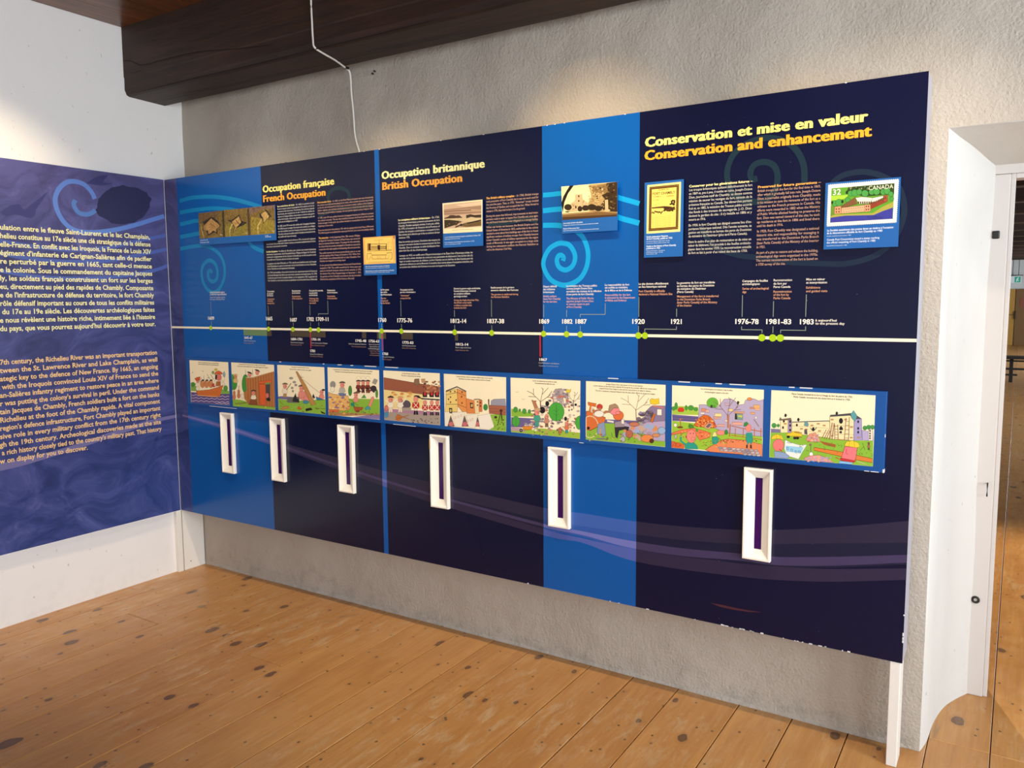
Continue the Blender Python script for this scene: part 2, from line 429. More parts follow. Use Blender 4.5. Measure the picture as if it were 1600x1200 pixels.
# beam along the wall
beam = empty('ceiling_beam', (0, -.07, ZB), 'dark brown wooden ceiling beam running above the blue timeline panel', 'beam')
yb0, yb1 = -.190, .057
secs = lin(XL, 7.0, 60); V = []; F = []
pr = [(yb0, ZC), (yb0, ZB+.095), (yb0+.003, ZB+.088), (yb0+.002, ZB+.03), (yb0+.012, ZB+.006), (yb0+.026, ZB), (yb1-.012, ZB-.004), (yb1, ZB+.004), (yb1, ZC)]
for x in secs:
    for (y, z) in pr: V.append((x, y+.004*nz(x, y, z, 2), z+(.004*nz(x, z, y, 2) if z < ZC else 0)))
n = len(pr)
for i in range(len(secs)-1):
    for k in range(n-1):
        a = i*n+k; F.append((a, a+1, a+n+1, a+n))
F.append(tuple(range(n))); F.append(tuple(range(len(V)-1, len(V)-n-1, -1)))
mesh('beam_timber', V, F, M['beam'], beam, False)
# splits along the beam's face and underside
def crack(pts, w, face):
    pts = crom(pts, 6); V = []; F = []
    for i, p in enumerate(pts):
        ww = w*min(1, i/4+.2, (len(pts)-1-i)/4+.2); a = np.array(p)
        d = np.array((0, 0, ww)) if face == 'f' else np.array((0, ww, 0)); o = np.array((0, -.0065, 0)) if face == 'f' else np.array((0, 0, -.0085))
        V += [a+d+o, a-d+o]
    for i in range(len(pts)-1): F.append((2*i, 2*i+1, 2*i+3, 2*i+2))
    o = mesh('split', V, F, M['crack'], beam)
def fb(px, py):
    q = P(px, py, yb0); return (q[0], yb0, q[1])
crack([fb(194, 95), fb(207, 96), fb(224, 102), fb(260, 93), fb(310, 82), fb(370, 77), fb(430, 70)], .0018, 'f')
crack([fb(206, 114), fb(214, 113), fb(224, 110)], .001, 'f')
crack([fb(215, 145), fb(300, 124), fb(400, 101), fb(500, 76), fb(600, 52), fb(700, 27)], .0022, 'f')
crack([(.02, -.06, ZB), (.3, -.045, ZB), (.9, -.03, ZB), (1.6, -.04, ZB), (2.6, -.02, ZB)], .0022, 'b')
# floor: sub-floor and single planks
fl = box('floor', (XL-.05, 9., -5.5, 28.2, -.06, -.022), M['gap'], None, 0, 'structure')
seams = [XL-.03, .12, .319, .57, .776, .97, 1.215, 1.43, 1.635, 1.875, 2.06, 2.26, 2.553, 2.748, 2.943, 3.184, 3.38, 3.573, 3.817, 4.004]
while seams[-1] < 8.9: seams.append(seams[-1]+random.uniform(.19, .25))
def plank(x0, x1, y0, y1):
    h = -.0012*random.random(); g = .0012+.001*random.random()
    o = box('plank', (x0+g, x1-g, y0+.001, y1-.001, -.022, h), M['floor'], fl)
    md = o.modifiers.new('bevel', 'BEVEL'); md.width = .0016; md.segments = 1; md.limit_method = 'ANGLE'
for i in range(len(seams)-1):
    x0, x1 = seams[i], seams[i+1]; ys = [-5.5, -2.4-1.5*random.random()]
    if i % 4 == 2: ys.append(-.55)
    if x1 < 3.9 or x0 > 4.98: ys.append(.26)
    if x0 > 2.9: ys += [.26] if ys[-1] != .26 else []; ys += [7.3+2*random.random(), 14.5+2*random.random(), 28.1]
    else:
        if ys[-1] != .26: ys.append(.26)
    for a, b in zip(ys[:-1], ys[1:]):
        if x1 > 7.0 and b < .7: continue
        if a >= .26 and b <= .26: continue
        plank(x0, x1, a, b)
# rough plaster lip where the back wall meets the floor
V = []; F = []; pr = [(YW+.02, .026), (YW+.004, .021), (YW-.003, .012), (YW-.005, 0)]
sx = lin(XL, 3.79, 90)
for x in sx:
    d = .004*nz(x, 0, 0, 5)+.012*max(0, (x-3.72)/.07)
    for (y, z) in pr: V.append((x, y+d, max(0, z+(.008*nz(x, 4, 0, 4) if z > 0 else 0))))
for i in range(len(sx)-1):
    for k in range(3):
        a = i*4+k; F.append((a, a+4, a+5, a+1))
mesh('baseboard_back', V, F, M['plaster'], None, True, 'structure')

# ---- door frame in the reveal
door = bpy.data.objects.new('door_1', None); COL.objects.link(door); door.location = (4.4, .7, 0); door['kind'] = 'structure'
box('frame_post', (3.905, 3.966, .690, .76, 0, 1.984), M['frame_white'], door, .003)
box('frame_head', (3.905, 4.955, .690, .76, 1.985, 2.06), M['frame_white'], door, .003)
box('frame_post', (4.90, 4.96, .690, .76, 0, 1.984), M['frame_white'], door, .003)
box('door_stop', (3.966, 3.981, .700, .78, 0, 1.985), M['frame_white'], door, .002)
box('door_stop', (3.981, 4.90, .700, .78, 1.968, 1.985), M['frame_white'], door, .002)
box('bolt_hole', (3.916, 3.940, .684, .692, 1.753, 1.782), M['black'], door, .006)
tube('hook', [(3.945, .690, .842), (3.945, .672, .842), (3.945, .668, .836), (3.945, .668, .800), (3.945, .672, .795)], .0026, M['black'], door)
V = []; F = []; nr, ns = 16, 6
for i in range(nr):
    a = 2*math.pi*i/nr
    for j in range(ns):
        b = 2*math.pi*j/ns; r = .0105+.0045*math.cos(b); V.append((3.926+r*math.cos(a), .688+.0045*math.sin(b), .383+r*math.sin(a)))
for i in range(nr):
    for j in range(ns): F.append((i*ns+j, i*ns+(j+1) % ns, ((i+1) % nr)*ns+(j+1) % ns, ((i+1) % nr)*ns+j))
mesh('ring', V, F, M['black'], door, True)

# ---- hall beyond the doorway
M['hall_wall'] = mat('hall_white_wall', '#d8dad8', .8)
hw = multibox('wall_hall_near', [(-.5, 3.905, .70, .78, 0, ZC), (4.96, 9.0, .70, .78, 0, ZC), (3.905, 4.96, .70, .78, 2.06, ZC)], M['hall_wall'], None, 'structure')
box('wall_hall_far', (-.5, 9.0, 27.6, 27.75, 0, ZC), M['hall_wall'], None, 0, 'structure')
box('wall_hall_left', (1.9, 2.0, .78, 27.6, 0, ZC), M['hall_wall'], None, 0, 'structure')
multibox('wall_hall_right', [(8.0, 8.3, .78, 27.6, 0, .9), (8.0, 8.3, .78, 27.6, 2.6, ZC), (8.0, 8.3, .78, 5.5, .9, 2.6), (8.0, 8.3, 12.5, 15.5, .9, 2.6), (8.0, 8.3, 24.5, 27.6, .9, 2.6)], M['hall_wall'], None, 'structure')
box('ceiling_hall', (1.9, 8.3, .78, 27.7, ZC, ZC+.05), M['ceiling'], None, 0, 'structure')
for i in range(16):
    y = 2.2+1.58*i
    b = box('ceiling_beam', (2.0, 8.0, y, y+.2, 2.66, ZC), M['beam'], None, .01)
    prop(b, 'dark ceiling beam of the hall seen through the doorway', 'beam', 'hall ceiling beams beyond the doorway')
d2 = bpy.data.objects.new('door_2', None); COL.objects.link(d2); d2.location = (3.9, 27.55, 0); d2['kind'] = 'structure'
box('door_leaf', (2.9, 3.86, 27.52, 27.6, 0, 1.80), M['door_yellow'], d2, .004)
box('door_leaf', (3.88, 4.9, 27.50, 27.6, 0, 1.80), M['door_brown'], d2, .004)
box('door_handle', (3.86, 3.90, 27.44, 27.5, .85, 1.1), M['black'], d2, .004)
box('glazing_bar', (3.0, 3.86, 27.505, 27.52, .96, .99), M['door_brown'], d2)
M['poster'] = mat('red_poster', '#8d4a35', .6)
prop(box('poster', (4.0, 4.25, 27.485, 27.498, 1.22, 1.5), M['poster']), 'small reddish poster on the brown far door of the hall', 'poster')
ex = empty('exit_sign', (3.86, 27.3, 2.05), 'green and white lit exit sign hanging at the far end of the hall', 'sign')
box('sign_box', (3.68, 4.0, 27.3, 27.36, 1.98, 2.2), mat('sign_white', '#eef6f4', .5), ex, .004)
box('sign_canopy', (3.70, 4.05, 27.26, 27.4, 2.215, 2.235), M['black'], ex)
for rx_ in (3.76, 3.92): tube('rod', [(rx_, 27.33, 2.23), (rx_, 27.33, ZC)], .008, M['black'], ex, 6)
sk = Ink('y', 27.298, 1e-3)
sk.rect(3.82, 3.98, 2.0, 2.18, '#1fb89a')
sk.poly([(3.86, 2.02), (3.88, 2.02), (3.90, 2.07), (3.93, 2.03), (3.94, 2.04), (3.91, 2.10), (3.93, 2.13), (3.90, 2.15), (3.87, 2.11)], '#e9fff8')
sk.disc(3.925, 2.155, .013, '#e9fff8', 8)
sk.make('pictogram', M['ink'], ex)
be = empty('bench', (4.1, 14.3, 0), 'black trestle bench standing in the hall beyond the doorway', 'bench')
box('bench_top', (3.55, 5.5, 14.1, 14.5, .43, .475), M['black'], be, .004)
for bx in (3.93, 5.2):
    box('leg', (bx-.03, bx+.03, 14.25, 14.33, 0, .43), M['black'], be, .003)
    box('foot_bar', (bx-.16, bx+.2, 14.26, 14.32, .225, .26), M['black'], be, .003)
    box('foot_bar', (bx-.16, bx+.1, 14.26, 14.32, .12, .15), M['black'], be, .003)
box('seat_rail', (3.6, 5.4, 14.24, 14.34, .375, .40), M['black'], be)

# ---- cable
cb = empty('cable', (1.36, -.1, 2.6), 'thin white electric cable hanging from the beam down behind the panel', 'cable')
def wp(px, py, y):
    q = P(px, py, y); return (q[0], y, q[1])
pts = [wp(486.5, -60, -.197), wp(486, 0, -.197), wp(487.5, 35, -.198), wp(489, 62, -.2), wp(491.5, 74, -.2), wp(500, 87, -.17), wp(522, 98, -.06), wp(541, 107, .052),
       wp(546, 112, .07), wp(548, 125, .085), wp(549, 145, .10), wp(552, 175, .11), wp(554, 205, .12), wp(557, 222, .125), wp(562, 240, .128), wp(563, 262, .130)]
pts[5] = (pts[5][0], -.15, ZB-.006); pts[6] = (pts[6][0], -.05, ZB-.008)
tube('cable_run', crom(pts, 6), .0042, M['cable'], cb)
q = P(543, 107, .057); box('cable_clip', (q[0]-.008, q[0]+.008, .040, .062, q[1]-.004, q[1]+.006), M['black'], cb, .002)
hk = empty('nail_holes', (1.41, YW, 2.6), 'two small dark nail holes in the plaster beside the hanging cable', 'hole')
for (hx, hy) in ((582, 115), (585, 111)):
    q = P(hx, hy, YW-.012); tube('hole', [(q[0], YW-.006, q[1]), (q[0], YW-.016, q[1])], .0042, M['black'], hk, 7)

# ---------------------------------------------------------------- the timeline panel
PW, PZ0, PZ1 = 3.7499, .36, 2.2174
PT = 'long navy and blue exhibition panel with a printed timeline along the back wall'
pan = empty('exhibition_panel', (PW/2, .06, 0), PT, 'exhibition panel')
zs = (PZ0, PZ1)
ux = [P(280.5, 279)[0], P(408, 400)[0], P(585, 237)[0], P(593, 237)[0], P(848, 350)[0], P(1001, 350)[0]]
ux = [.105, (P(408, 262)[0]+P(428, 822)[0])/2, (P(585, 237)[0]+P(600, 862)[0])/2, (P(592.5, 237)[0]+P(606.5, 862)[0])/2, (P(848, 201)[0]+P(848.5, 917)[0])/2, (P(1001, 178)[0]+P(992, 945)[0])/2]
edges = [0.]+ux+[PW]
fm = [M['water'], M['blue'], M['navy'], M['blue'], M['navy'], M['blue'], M['navy']]
names = ['water', 'blue', 'navy', 'blue', 'navy', 'blue', 'navy']
box('backing', (.004, PW-.0002, .004, .118, PZ0+.001, PZ1-.001), M['side'], pan)
for i in range(7):
    o = box('colour_field', (edges[i], edges[i+1], 0, .004, PZ0, PZ1), fm[i], pan); o['label'] = names[i]+' printed field'
# legs and corner post
lg = box('leg', (3.713, 3.745, .002, .092, 0, PZ0), M['white'], pan, .002); lg['label'] = 'white leg'
lg = box('leg', (-.012, 0.0, .004, .140, 0, PZ0), M['white'], pan, .001); lg['label'] = 'white corner leg'
tube('screw', [(.0, .045, .045), (.0015, .045, .045)], .003, M['black'], pan, 8)
q = P(442, 251, .05)
V = []; F = []
for i in range(9):
    u = P(434+2.1*i, 250, .05)[0]; h = [.004, .012, .016, .012, .009, .013, .017, .012, .004][i]; V += [(u, .05, PZ1-.002), (u, .05, PZ1+h), (u, .06, PZ1+h*.8), (u, .06, PZ1-.002)]
for i in range(8):
    for k in range(3): F.append((4*i+k, 4*i+k+1, 4*i+4+k+1, 4*i+4+k))
mesh('torn_tape', V, F, mat('torn_tape', '#7d735f', .9), pan)

def fieldcol(u, i_navy, i_blue, i_water):
    k = sum(1 for e in ux if u > e); return (i_water, i_blue, i_navy, i_blue, i_navy, i_blue, i_navy)[k]
# swooshes
def swoosh(ink, top, bot, cn, cb_, cw):
    T = crom(top, 10); B = crom(bot, 10)
    T = [P(*t) for t in T]; B = [P(*t) for t in B]
    tu = [t[0] for t in T]; tv = [t[1] for t in T]; bu = [t[0] for t in B]; bv = [t[1] for t in B]
    g = sorted(set([max(tu[0], 0)]+[e for e in ux if tu[0] < e]+list(np.arange(max(tu[0], 0), PW, .03))+[PW])); g = [x for x in g if x <= PW and x >= tu[0]]
    ink.lay(0, PW, .3, 1.2); k = len(ink.V)
    for x in g: ink.V += [ink.pt(x, float(np.interp(x, tu, tv))), ink.pt(x, float(np.interp(x, bu, bv)))]
    for i in range(len(g)-1):
        ink.F.append((k+2*i, k+2*i+1, k+2*i+3, k+2*i+2)); ink.K.append(C3(fieldcol((g[i]+g[i+1])/2, cn, cb_, cw)))
ik = Ink('y', 0)
Dt = [(285, 647), (343, 662), (420, 686), (527, 722), (650, 766), (848, 826), (910, 841), (980, 856), (1060, 869), (1157, 880), (1211, 885), (1300, 889), (1418, 888)]
Db = [(285, 651), (343, 668), (420, 694), (527, 733), (650, 777), (848, 836), (910, 848), (980, 874), (1060, 889), (1157, 901), (1211, 906), (1300, 909), (1412, 906)]
At = [(285, 646), (343, 661), (420, 684), (470, 700), (527, 715), (557, 724), (650, 748), (848, 793), (910, 802), (980, 813), (1060, 822), (1157, 828), (1211, 828), (1300, 824), (1418, 814)]
Ab = [(285, 648), (343, 664), (420, 690), (470, 708), (527, 724), (557, 735), (650, 764), (848, 812), (910, 822), (980, 833), (1060, 843), (1157, 850), (1211, 850), (1300, 849), (1415, 848)]
Bb = [(285, 650), (343, 666), (420, 692), (470, 710), (527, 727), (557, 738), (650, 768), (848, 822), (910, 834), (980, 846), (1060, 857), (1157, 866), (1211, 869), (1300, 869), (1415, 867)]
Ct = [(285, 648), (343, 663), (420, 688), (527, 725), (650, 764), (848, 818), (910, 830), (980, 844), (1060, 856), (1157, 865), (1211, 870), (1300, 870), (1417, 867)]
Cb = [(285, 650), (343, 666), (420, 691), (527, 729), (650, 768), (848, 823), (910, 836), (980, 855), (1060, 868), (1157, 876), (1211, 883), (1300, 884), (1416, 879)]
swoosh(ik, Ab, [(x, y+3) for x, y in Cb], '#131634', '#2f58a8', '#3a3c70')
swoosh(ik, At, Ab, '#27223c', '#3d62b0', '#4a4676')
swoosh(ik, Dt, Db, '#2b2440', '#5162ae', '#504a7c')
swoosh(ik, Ct, Cb, '#40365a', '#7076bc', '#6f6796')
ik.make('printed_swoosh', M['ink'], pan, 'mauve swoosh bands sweeping down to the right')
# spirals and arcs
sp = Ink('y', 0)
def curve(ink, pts, o, sc, w, col, n=7, taper=True):
    ink = Ink('y', 0, base=ink.base+1); ink.base0 = 1
    q = [ink.px(o[0]+x/sc, o[1]+y/sc) for x, y in crom(pts, n)]
    a = ink.px(o[0]+pts[len(pts)//2][0]/sc, o[1]+pts[len(pts)//2][1]/sc); b = ink.px(o[0]+pts[len(pts)//2][0]/sc, o[1]+(pts[len(pts)//2][1]+w)/sc)
    ink.band(q, abs(b[1]-a[1]), col)
    CN[0] += 1; ink2 = ink.make('spiral_ribbon', M['ink'], pan, {'#08a0dc': 'cyan ribbon', '#0a7fb8': 'blue ribbon'}.get(col, 'dark teal ribbon'))
CN = [0]
CY = '#08a0dc'; CY1 = '#0a7fb8'
o2 = (850, 270)
def clipx(pts, x0, x1): return [p for p in pts if x0 <= p[0] <= x1]
curve(sp, [(-12, 279), (100, 270), (205, 258), (500, 240), (750, 255), (945, 315), (1080, 352), (1192, 386)], o2, 8, 62, CY)
curve(sp, [(-12, 474), (215, 452), (500, 440), (750, 480), (945, 562), (1080, 600), (1190, 630)], o2, 8, 66, CY)
curve(sp, [(-12, 657), (100, 655), (215, 662), (330, 690), (430, 750), (500, 830), (545, 960), (550, 1080), (520, 1210), (440, 1330), (300, 1400), (180, 1390), (70, 1320), (0, 1190), (0, 1080), (60, 960), (140, 900), (215, 878), (310, 900), (375, 990), (388, 1080), (350, 1170), (270, 1215), (190, 1180), (160, 1100), (180, 1040), (215, 1030), (245, 1060), (235, 1100)], o2, 8, 62, CY)
o1 = (270, 280)
curve(sp, [(86, 272), (200, 240), (300, 225), (520, 220), (750, 250), (950, 300), (1108, 350)], o1, 8, 50, CY1)
curve(sp, [(88, 418), (200, 396), (320, 380), (500, 365), (720, 380), (950, 430), (1112, 480)], o1, 8, 50, CY1)
curve(sp, [(90, 566), (200, 540), (330, 520), (600, 560), (880, 700), (1000, 840), (1135, 905)], o1, 8, 50, CY1)
curve(sp, [(92, 722), (200, 702), (330, 680), (500, 690), (700, 720)], o1, 8, 50, CY1)
curve(sp, [(94, 872), (200, 850), (330, 832), (450, 845), (550, 905), (620, 1000), (648, 1120), (640, 1240), (595, 1350), (530, 1410), (460, 1400), (395, 1320), (362, 1210), (370, 1100), (420, 1030), (470, 1015), (530, 1060), (558, 1150), (550, 1240), (505, 1280), (455, 1250), (440, 1180), (462, 1140), (495, 1170)], o1, 8, 46, CY1)
TE = '#0e2a38'; TE2 = '#0d2238'
o3 = (990, 160)
curve(sp, [(1290, 790), (1240, 800), (1215, 740), (1260, 650), (1370, 620), (1470, 670), (1500, 800), (1450, 950), (1330, 1030), (1150, 1020), (1020, 930), (975, 780), (990, 650), (1060, 520), (1200, 420), (1380, 370), (1560, 400), (1690, 490), (1770, 650), (1780, 850)], o3, 6.667, 62, TE)
o4 = (1170, 270)
curve(sp, [(-500, 560), (-420, 700), (-300, 800), (-100, 860), (60, 880), (400, 930), (750, 945), (1000, 948), (1250, 890), (1420, 790), (1560, 600), (1620, 380), (1560, 150), (1400, 40), (1200, -10), (1000, 20), (880, 100), (820, 240)], o4, 6.667, 60, TE2)
curve(sp, [(930, 560), (900, 450), (960, 370), (1060, 350), (1150, 400), (1170, 500)], (400, 250), 8, 50, '#112c38')
curve(sp, [(780, 700), (1000, 620), (1200, 600), (1470, 560)], (400, 250), 8, 45, '#112636')
curve(sp, [(180, 560), (400, 540), (640, 500), (800, 520)], (740, 280), 8, 60, '#102a36')

# headings
h = Ink('y', 0); h.base = 8
YE, OR = '#f6ea7e', '#f2a82a'
h.tpx('Occupation française', 410.6, 301, 522.5, 288, 10.5, YE, .045)
h.tpx('French Occupation', 411, 315.6, 509.3, 305.6, 10.2, OR, .045)
h.make('heading', M['ink'], pan, 'yellow and orange French Occupation heading')
h = Ink('y', 0); h.base = 8
h.tpx('Occupation britannique', 596.3, 279, 757.6, 262.5, 11.8, '#e6e3a0', .045)
h.tpx('British Occupation', 597, 296.5, 722.9, 283.9, 11.5, '#dc9a38', .045)
h.make('heading', M['ink'], pan, 'yellow and orange British Occupation heading')
h = Ink('y', 0); h.base = 8
h.tpx('Conservation et mise en valeur', 1007.8, 230.2, 1355.5, 189, 14.6, YE, .045)
h.tpx('Conservation and enhancement', 1007, 251, 1361.5, 212, 14.6, OR, .045)
h.make('heading', M['ink'], pan, 'yellow and orange Conservation heading')

# text columns
WH = '#cac6b6'; PK = '#c09a84'
def block(ink, lines, o, sc, xl, xr, y0, y1, yr0, col, bold=None, capr=.62, off=.008, indent=0):
    """lines set justified between the crop pixels (xl,y0)..(xl,y1) baselines at left, right edge xr with yr0"""
    n = len(lines)
    A = ink.px(o[0]+xl/sc, o[1]+y0/sc); B = ink.px(o[0]+xl/sc, o[1]+y1/sc); Rr = ink.px(o[0]+xr/sc, o[1]+yr0/sc)
    v0 = (A[1]+Rr[1])/2; pitch = (A[1]-B[1])/max(1, n-1) if n > 1 else .0118
    for i, l in enumerate(lines):
        fr = 1.
        if '|' in l: l, f = l.split('|'); fr = float(f)
        v = v0-i*pitch; w = (Rr[0]-A[0])*fr; x0 = A[0]
        if i == 0 and indent: x0 += indent*(Rr[0]-A[0]); w -= indent*(Rr[0]-A[0])
        if i == 0 and bold:
            cut = len(bold); tot = len(l)+.12*cut; wb = w*(cut*1.12)/tot
            ink.text(l[:cut], x0, v, wb, pitch*capr, {PK: '#f0b458'}.get(col, '#f4eca8'), .03)
            if l[cut:].strip(): ink.text(l[cut:], x0+wb, v, w-wb, pitch*capr, col, off)
        else: ink.text(l, x0, v, w, pitch*capr, col, off)
t = Ink('y', 0); t.base = 8; A1 = (400, 250); A2 = (400, 360)
B = 'Les trois forts de bois'
block(t, [B+' – En 1665, le premier projet', 'franco-iroquois menace la prospérité de la colonie et nuit au', 'commerce des fourrures. Un premier fort de bois, baptisé', 'Saint-Louis, est construit sur ce site. Il abrite les soldats du', 'régiment de Carignan-Salières venus mettre un terme à cette guerre', 'contre les Iroquois. Après une deuxième campagne, la paix est', 'signée avec les belligérants en 1667.|.55'], A1, 8, 265, 728, 590, 785, 545, WH, B)
block(t, ['En 1682, Louis XIV envoie des soldats des Compagnies franches', 'de la Marine pour protéger l’économie de la colonie. La conflagra-', 'tion des hostilités entre les Français et les Iroquois reprennent', 'C’est dans ce but que les soldats optent à Chambly reconstruisent le fort,', 'qui souffre de l’usure du temps.|.5'], A1, 8, 272, 740, 835, 970, 800, WH)
block(t, ['La paix se rétablit dans la colonie en 1701, à la suite de la signature', 'de la Grande Paix de Montréal. L’année suivante, un incendie accidentel détruit le fort,', 'mais celui-ci sera aussitôt reconstruit.|.43'], A1, 8, 130, 745, 1026, 1090, 995, WH, indent=.24)
B = 'Le fort de pierre'
block(t, [B+' – Au début du 18e siècle, pour contrer une invasion britannique', 'imminente, le gouverneur de la Nouvelle-France, Philippe de Rigaud de Vaudreuil,', 'ordonne le remplacement du fort de bois à Chambly par un fort de pierre dont', 'la muraille est à l’épreuve des tirs de fusil et de canon.|.66'], A2, 8, 132, 750, 275, 375, 247, WH, B)
block(t, ['La signature du traité d’Utrecht, en 1713, met fin aux hostilités entre les Français', 'et les Britanniques et, après la construction du fort Saint-Frédéric sur le lac Champlain,', 'le fort Chambly sert principalement d’entrepôt.|.57'], A2, 8, 140, 755, 425, 490, 400, WH)
block(t, ['En 1744, les hostilités, d’une durée de trois ans, reprennent entre la France et', 'la Grande-Bretagne de même que entre leurs colonies nord-américaines. En 1754,', 'la dernière guerre de la Conquête débute. Le 1er septembre 1760, la garnison du', 'fort Chambly se rend, suivie de peu la capitulation de la Nouvelle-France à Montréal.'], A2, 8, 146, 763, 537, 637, 517, WH)
t.make('text_column', M['ink'], pan, 'small cream French text column under the French Occupation heading')
t = Ink('y', 0); t.base = 8
B = 'First wooden forts'
block(t, [B+' – In 1665, as the First Franco-Iroquois war was threatening', 'the colony’s economy and disrupting the fur trade, a first wooden structure was erected', 'on the site and christened Fort Saint-Louis. It served to shelter soldiers of the Carignan-', 'Salières regiment, who had been commissioned a year to resolve the war with the Iroquois.', 'Following a second military campaign, the two parties signed a peace treaty in 1667.'], A1, 8, 768, 1465, 540, 675, 475, PK, B)
block(t, ['In 1682, Louis XIV sent soldiers from the Compagnies franches de la Marine to protect', 'the colony’s economy. The war then hostilities between the French and the Iroquois', 'broke out again. In that spirit, the soldiers decided to reconsolidate the fort, which was', 'beginning to show wear.|.28'], A1, 8, 775, 1470, 728, 830, 682, PK)
block(t, ['Peace was restored to the colony in 1701 with the signing of the Great Peace of Montreal.', 'The following year an accidental fire destroyed the fort, but it was immediately rebuilt.'], A1, 8, 778, 1475, 886, 920, 842, PK)
B = 'The stone fort'
block(t, [B+' – In the beginning of the 18th century, Philippe', 'de Rigaud de Vaudreuil, Governor of New France, was concerned', 'about an imminent British invasion. To prepare for this eventuality,', 'he ordered that the wooden stronghold at Chambly be replaced by', 'a stone fort with walls capable of withstanding rifle and cannon fire.'], A1, 8, 783, 1300, 986, 1128, 955, PK, B)
block(t, ['The conflict between the French and the British came to an end', 'with the signing of the Treaty of Utrecht in 1713. When Fort', 'Saint-Frédéric was subsequently built on Lake Champlain, Fort', 'Chambly was relegated to a storage depot.|.65'], A2, 8, 793, 1303, 293, 393, 270, PK)
block(t, ['A new period of hostilities between France and Great Britain', 'erupted in 1744. The conflict would last for three years and', 'extend to the North American colonies of both countries. In 1754,', 'the decisive War of the Conquest began on September 1, 1760,', 'the garrison at Fort Chambly surrendered, shortly thereafter', 'followed the capitulation of New France in Montréal.|.84'], A2, 8, 798, 1312, 445, 620, 428, PK)
t.make('text_column', M['ink'], pan, 'small pinkish English text column left of the blue stripe')
t = Ink('y', 0); t.base = 8; A3 = (580, 240); A4 = (580, 340)
B = 'Le complexe militaire britannique'
block(t, [B+' – En 1760,', 'les troupes britanniques prennent possession du fort', 'Chambly. Pendant quelques années, il sera peu utilisé.', 'En 1775, à l’occasion de l’invasion de la Province of', 'Quebec, les troupes « américaines » occupent le fort.', 'Elles tentent de le détruire par le feu au moment de leur', 'retraite en 1776.|.28'], A3, 8, 338, 855, 838, 1060, 808, WH, B)
block(t, ['Dans les années qui suivent, l’évolution des moyens de', 'transport terrestre facilite le contournement du fort', 'Chambly. Dans ce contexte, la vieille fortification fran-', 'çaise tient lieu de lieu d’entreposage.|.7'], A4, 8, 345, 860, 315, 425, 288, WH)
block(t, ['Lorsque, en 1812, un conflit entre l’Empire britannique et les États-Unis d’Amérique éclate, les', 'autorités de la colonie décident de construire une quarantaine de bâtiments à l’est du fort afin d’y', 'loger un nombre important de militaires. Le fort Chambly sera le chef-lieu du Bas-Canada pour les', 'opérations militaires au sud de Montréal. Il connaîtra deux autres phases d’occupation intensive, soit', 'au moment des rébellions des Patriotes et au cours de la guerre de Sécession.|.77'], A4, 8, 353, 1270, 487, 630, 445, WH)
t.make('text_column', M['ink'], pan, 'small cream French text column left of the engraving plaque')
t = Ink('y', 0); t.base = 8; A5 = (740, 280)
B = 'The British military complex'
block(t, [B+' – In 1760, British troops', 'took possession of Fort Chambly but it was not much used for', 'the next few years. Then, in 1775, “American” troops invaded', 'the Province of Québec and occupied the fort. When forced to', 'retreat in 1776, they tried to burn it to the ground.|.75'], A5, 8, 158, 812, 250, 412, 195, PK, B)
block(t, ['During the years that followed, improvements to land trans-', 'portation made it easier to bypass Fort Chambly and, once again,', 'the old French fortification was relegated to a storage facility.'], A5, 8, 158, 808, 476, 556, 426, PK)
block(t, ['When war broke out between the British Empire and the', 'United States of America in 1812, authorities in the colony', 'decided to erect about forty buildings east of the fort to house', 'significant numbers of military troops. Fort Chambly became', 'Lower Canada’s centre of military operations for the region', 'south of Montréal. It was again occupied on a large scale', 'during two subsequent conflicts: the Patriots’ Rebellion as', 'well as the American Civil War.|.5'], A5, 8, 160, 808, 615, 895, 570, PK)
t.make('text_column', M['ink'], pan, 'small pinkish English text column right of the engraving plaque')
t = Ink('y', 0); t.base = 8; A6 = (1000, 270)
B = 'Conserver pour les générations futures –'
block(t, [B, 'Les troupes britanniques quittent définitivement le fort', 'en 1869 et, peu à peu, il tombe en ruine. Joseph-Octave', 'Dion, journaliste natif de Chambly, se donne comme', 'mission de sauver les vestiges du fort, témoin de la', 'présence française au Canada. Ses démarches portent', 'fruit et, en 1882, le ministère des Travaux publics accorde', 'des fonds à des travaux de sauvegarde. J.-O. Dion', 'devient le gardien du site : il s’y installe en 1886 et y', 'mourra en 1916.|.28'], A6, 8, 614, 1406, 186, 603, 114, WH, B)
block(t, ['En 1920, le fort Chambly est désigné comme lieu d’im-', 'portance historique national. Dès l’année suivante, sa', 'gestion est transférée au bureau des parcs du Dominion', 'du ministère de l’Intérieur (plus tard Parcs Canada).|.94'], A6, 8, 607, 1396, 675, 812, 622, WH)
block(t, ['Dans le cadre d’un plan de restauration et de mise en', 'valeur du bâtiment, l’on procède à des fouilles archéolo-', 'giques dans les années 1970. La reconstruction actuelle', 'du fort se fait à partir d’un relevé des lieux de 1750.|.945'], A6, 8, 602, 1392, 882, 1020, 838, WH)
t.make('text_column', M['ink'], pan, 'small cream French text column right of the yellow book plaque')
t = Ink('y', 0); t.base = 8
B = 'Preserved for future generations –'
block(t, [B, 'British troops left the fort for the final time in 1869,', 'after which it gradually fell into ruin. Joseph-Octave', 'Dion, a journalist originally from Chambly, made', 'it his mission to save the remnants of the fort as a', 'witness to the French presence in Canada. His', 'efforts were rewarded in 1882 when the Ministry', 'of Public Works allotted funding to preserve the', 'fort. Dion was named steward of the site; he took', 'up residence at the fort in 1886 and lived there', 'until his death in 1916.|.43'], o4, 6.667, 93, 750, 163, 567, 108, PK, B)
block(t, ['In 1920, Fort Chambly was designated a national', 'historic site, and responsibility for managing it', 'was transferred to the Dominion Parks Branch', '(later Parks Canada) of the Ministry of the Interior', 'in 1921.|.15'], o4, 6.667, 84, 733, 624, 788, 588, PK)
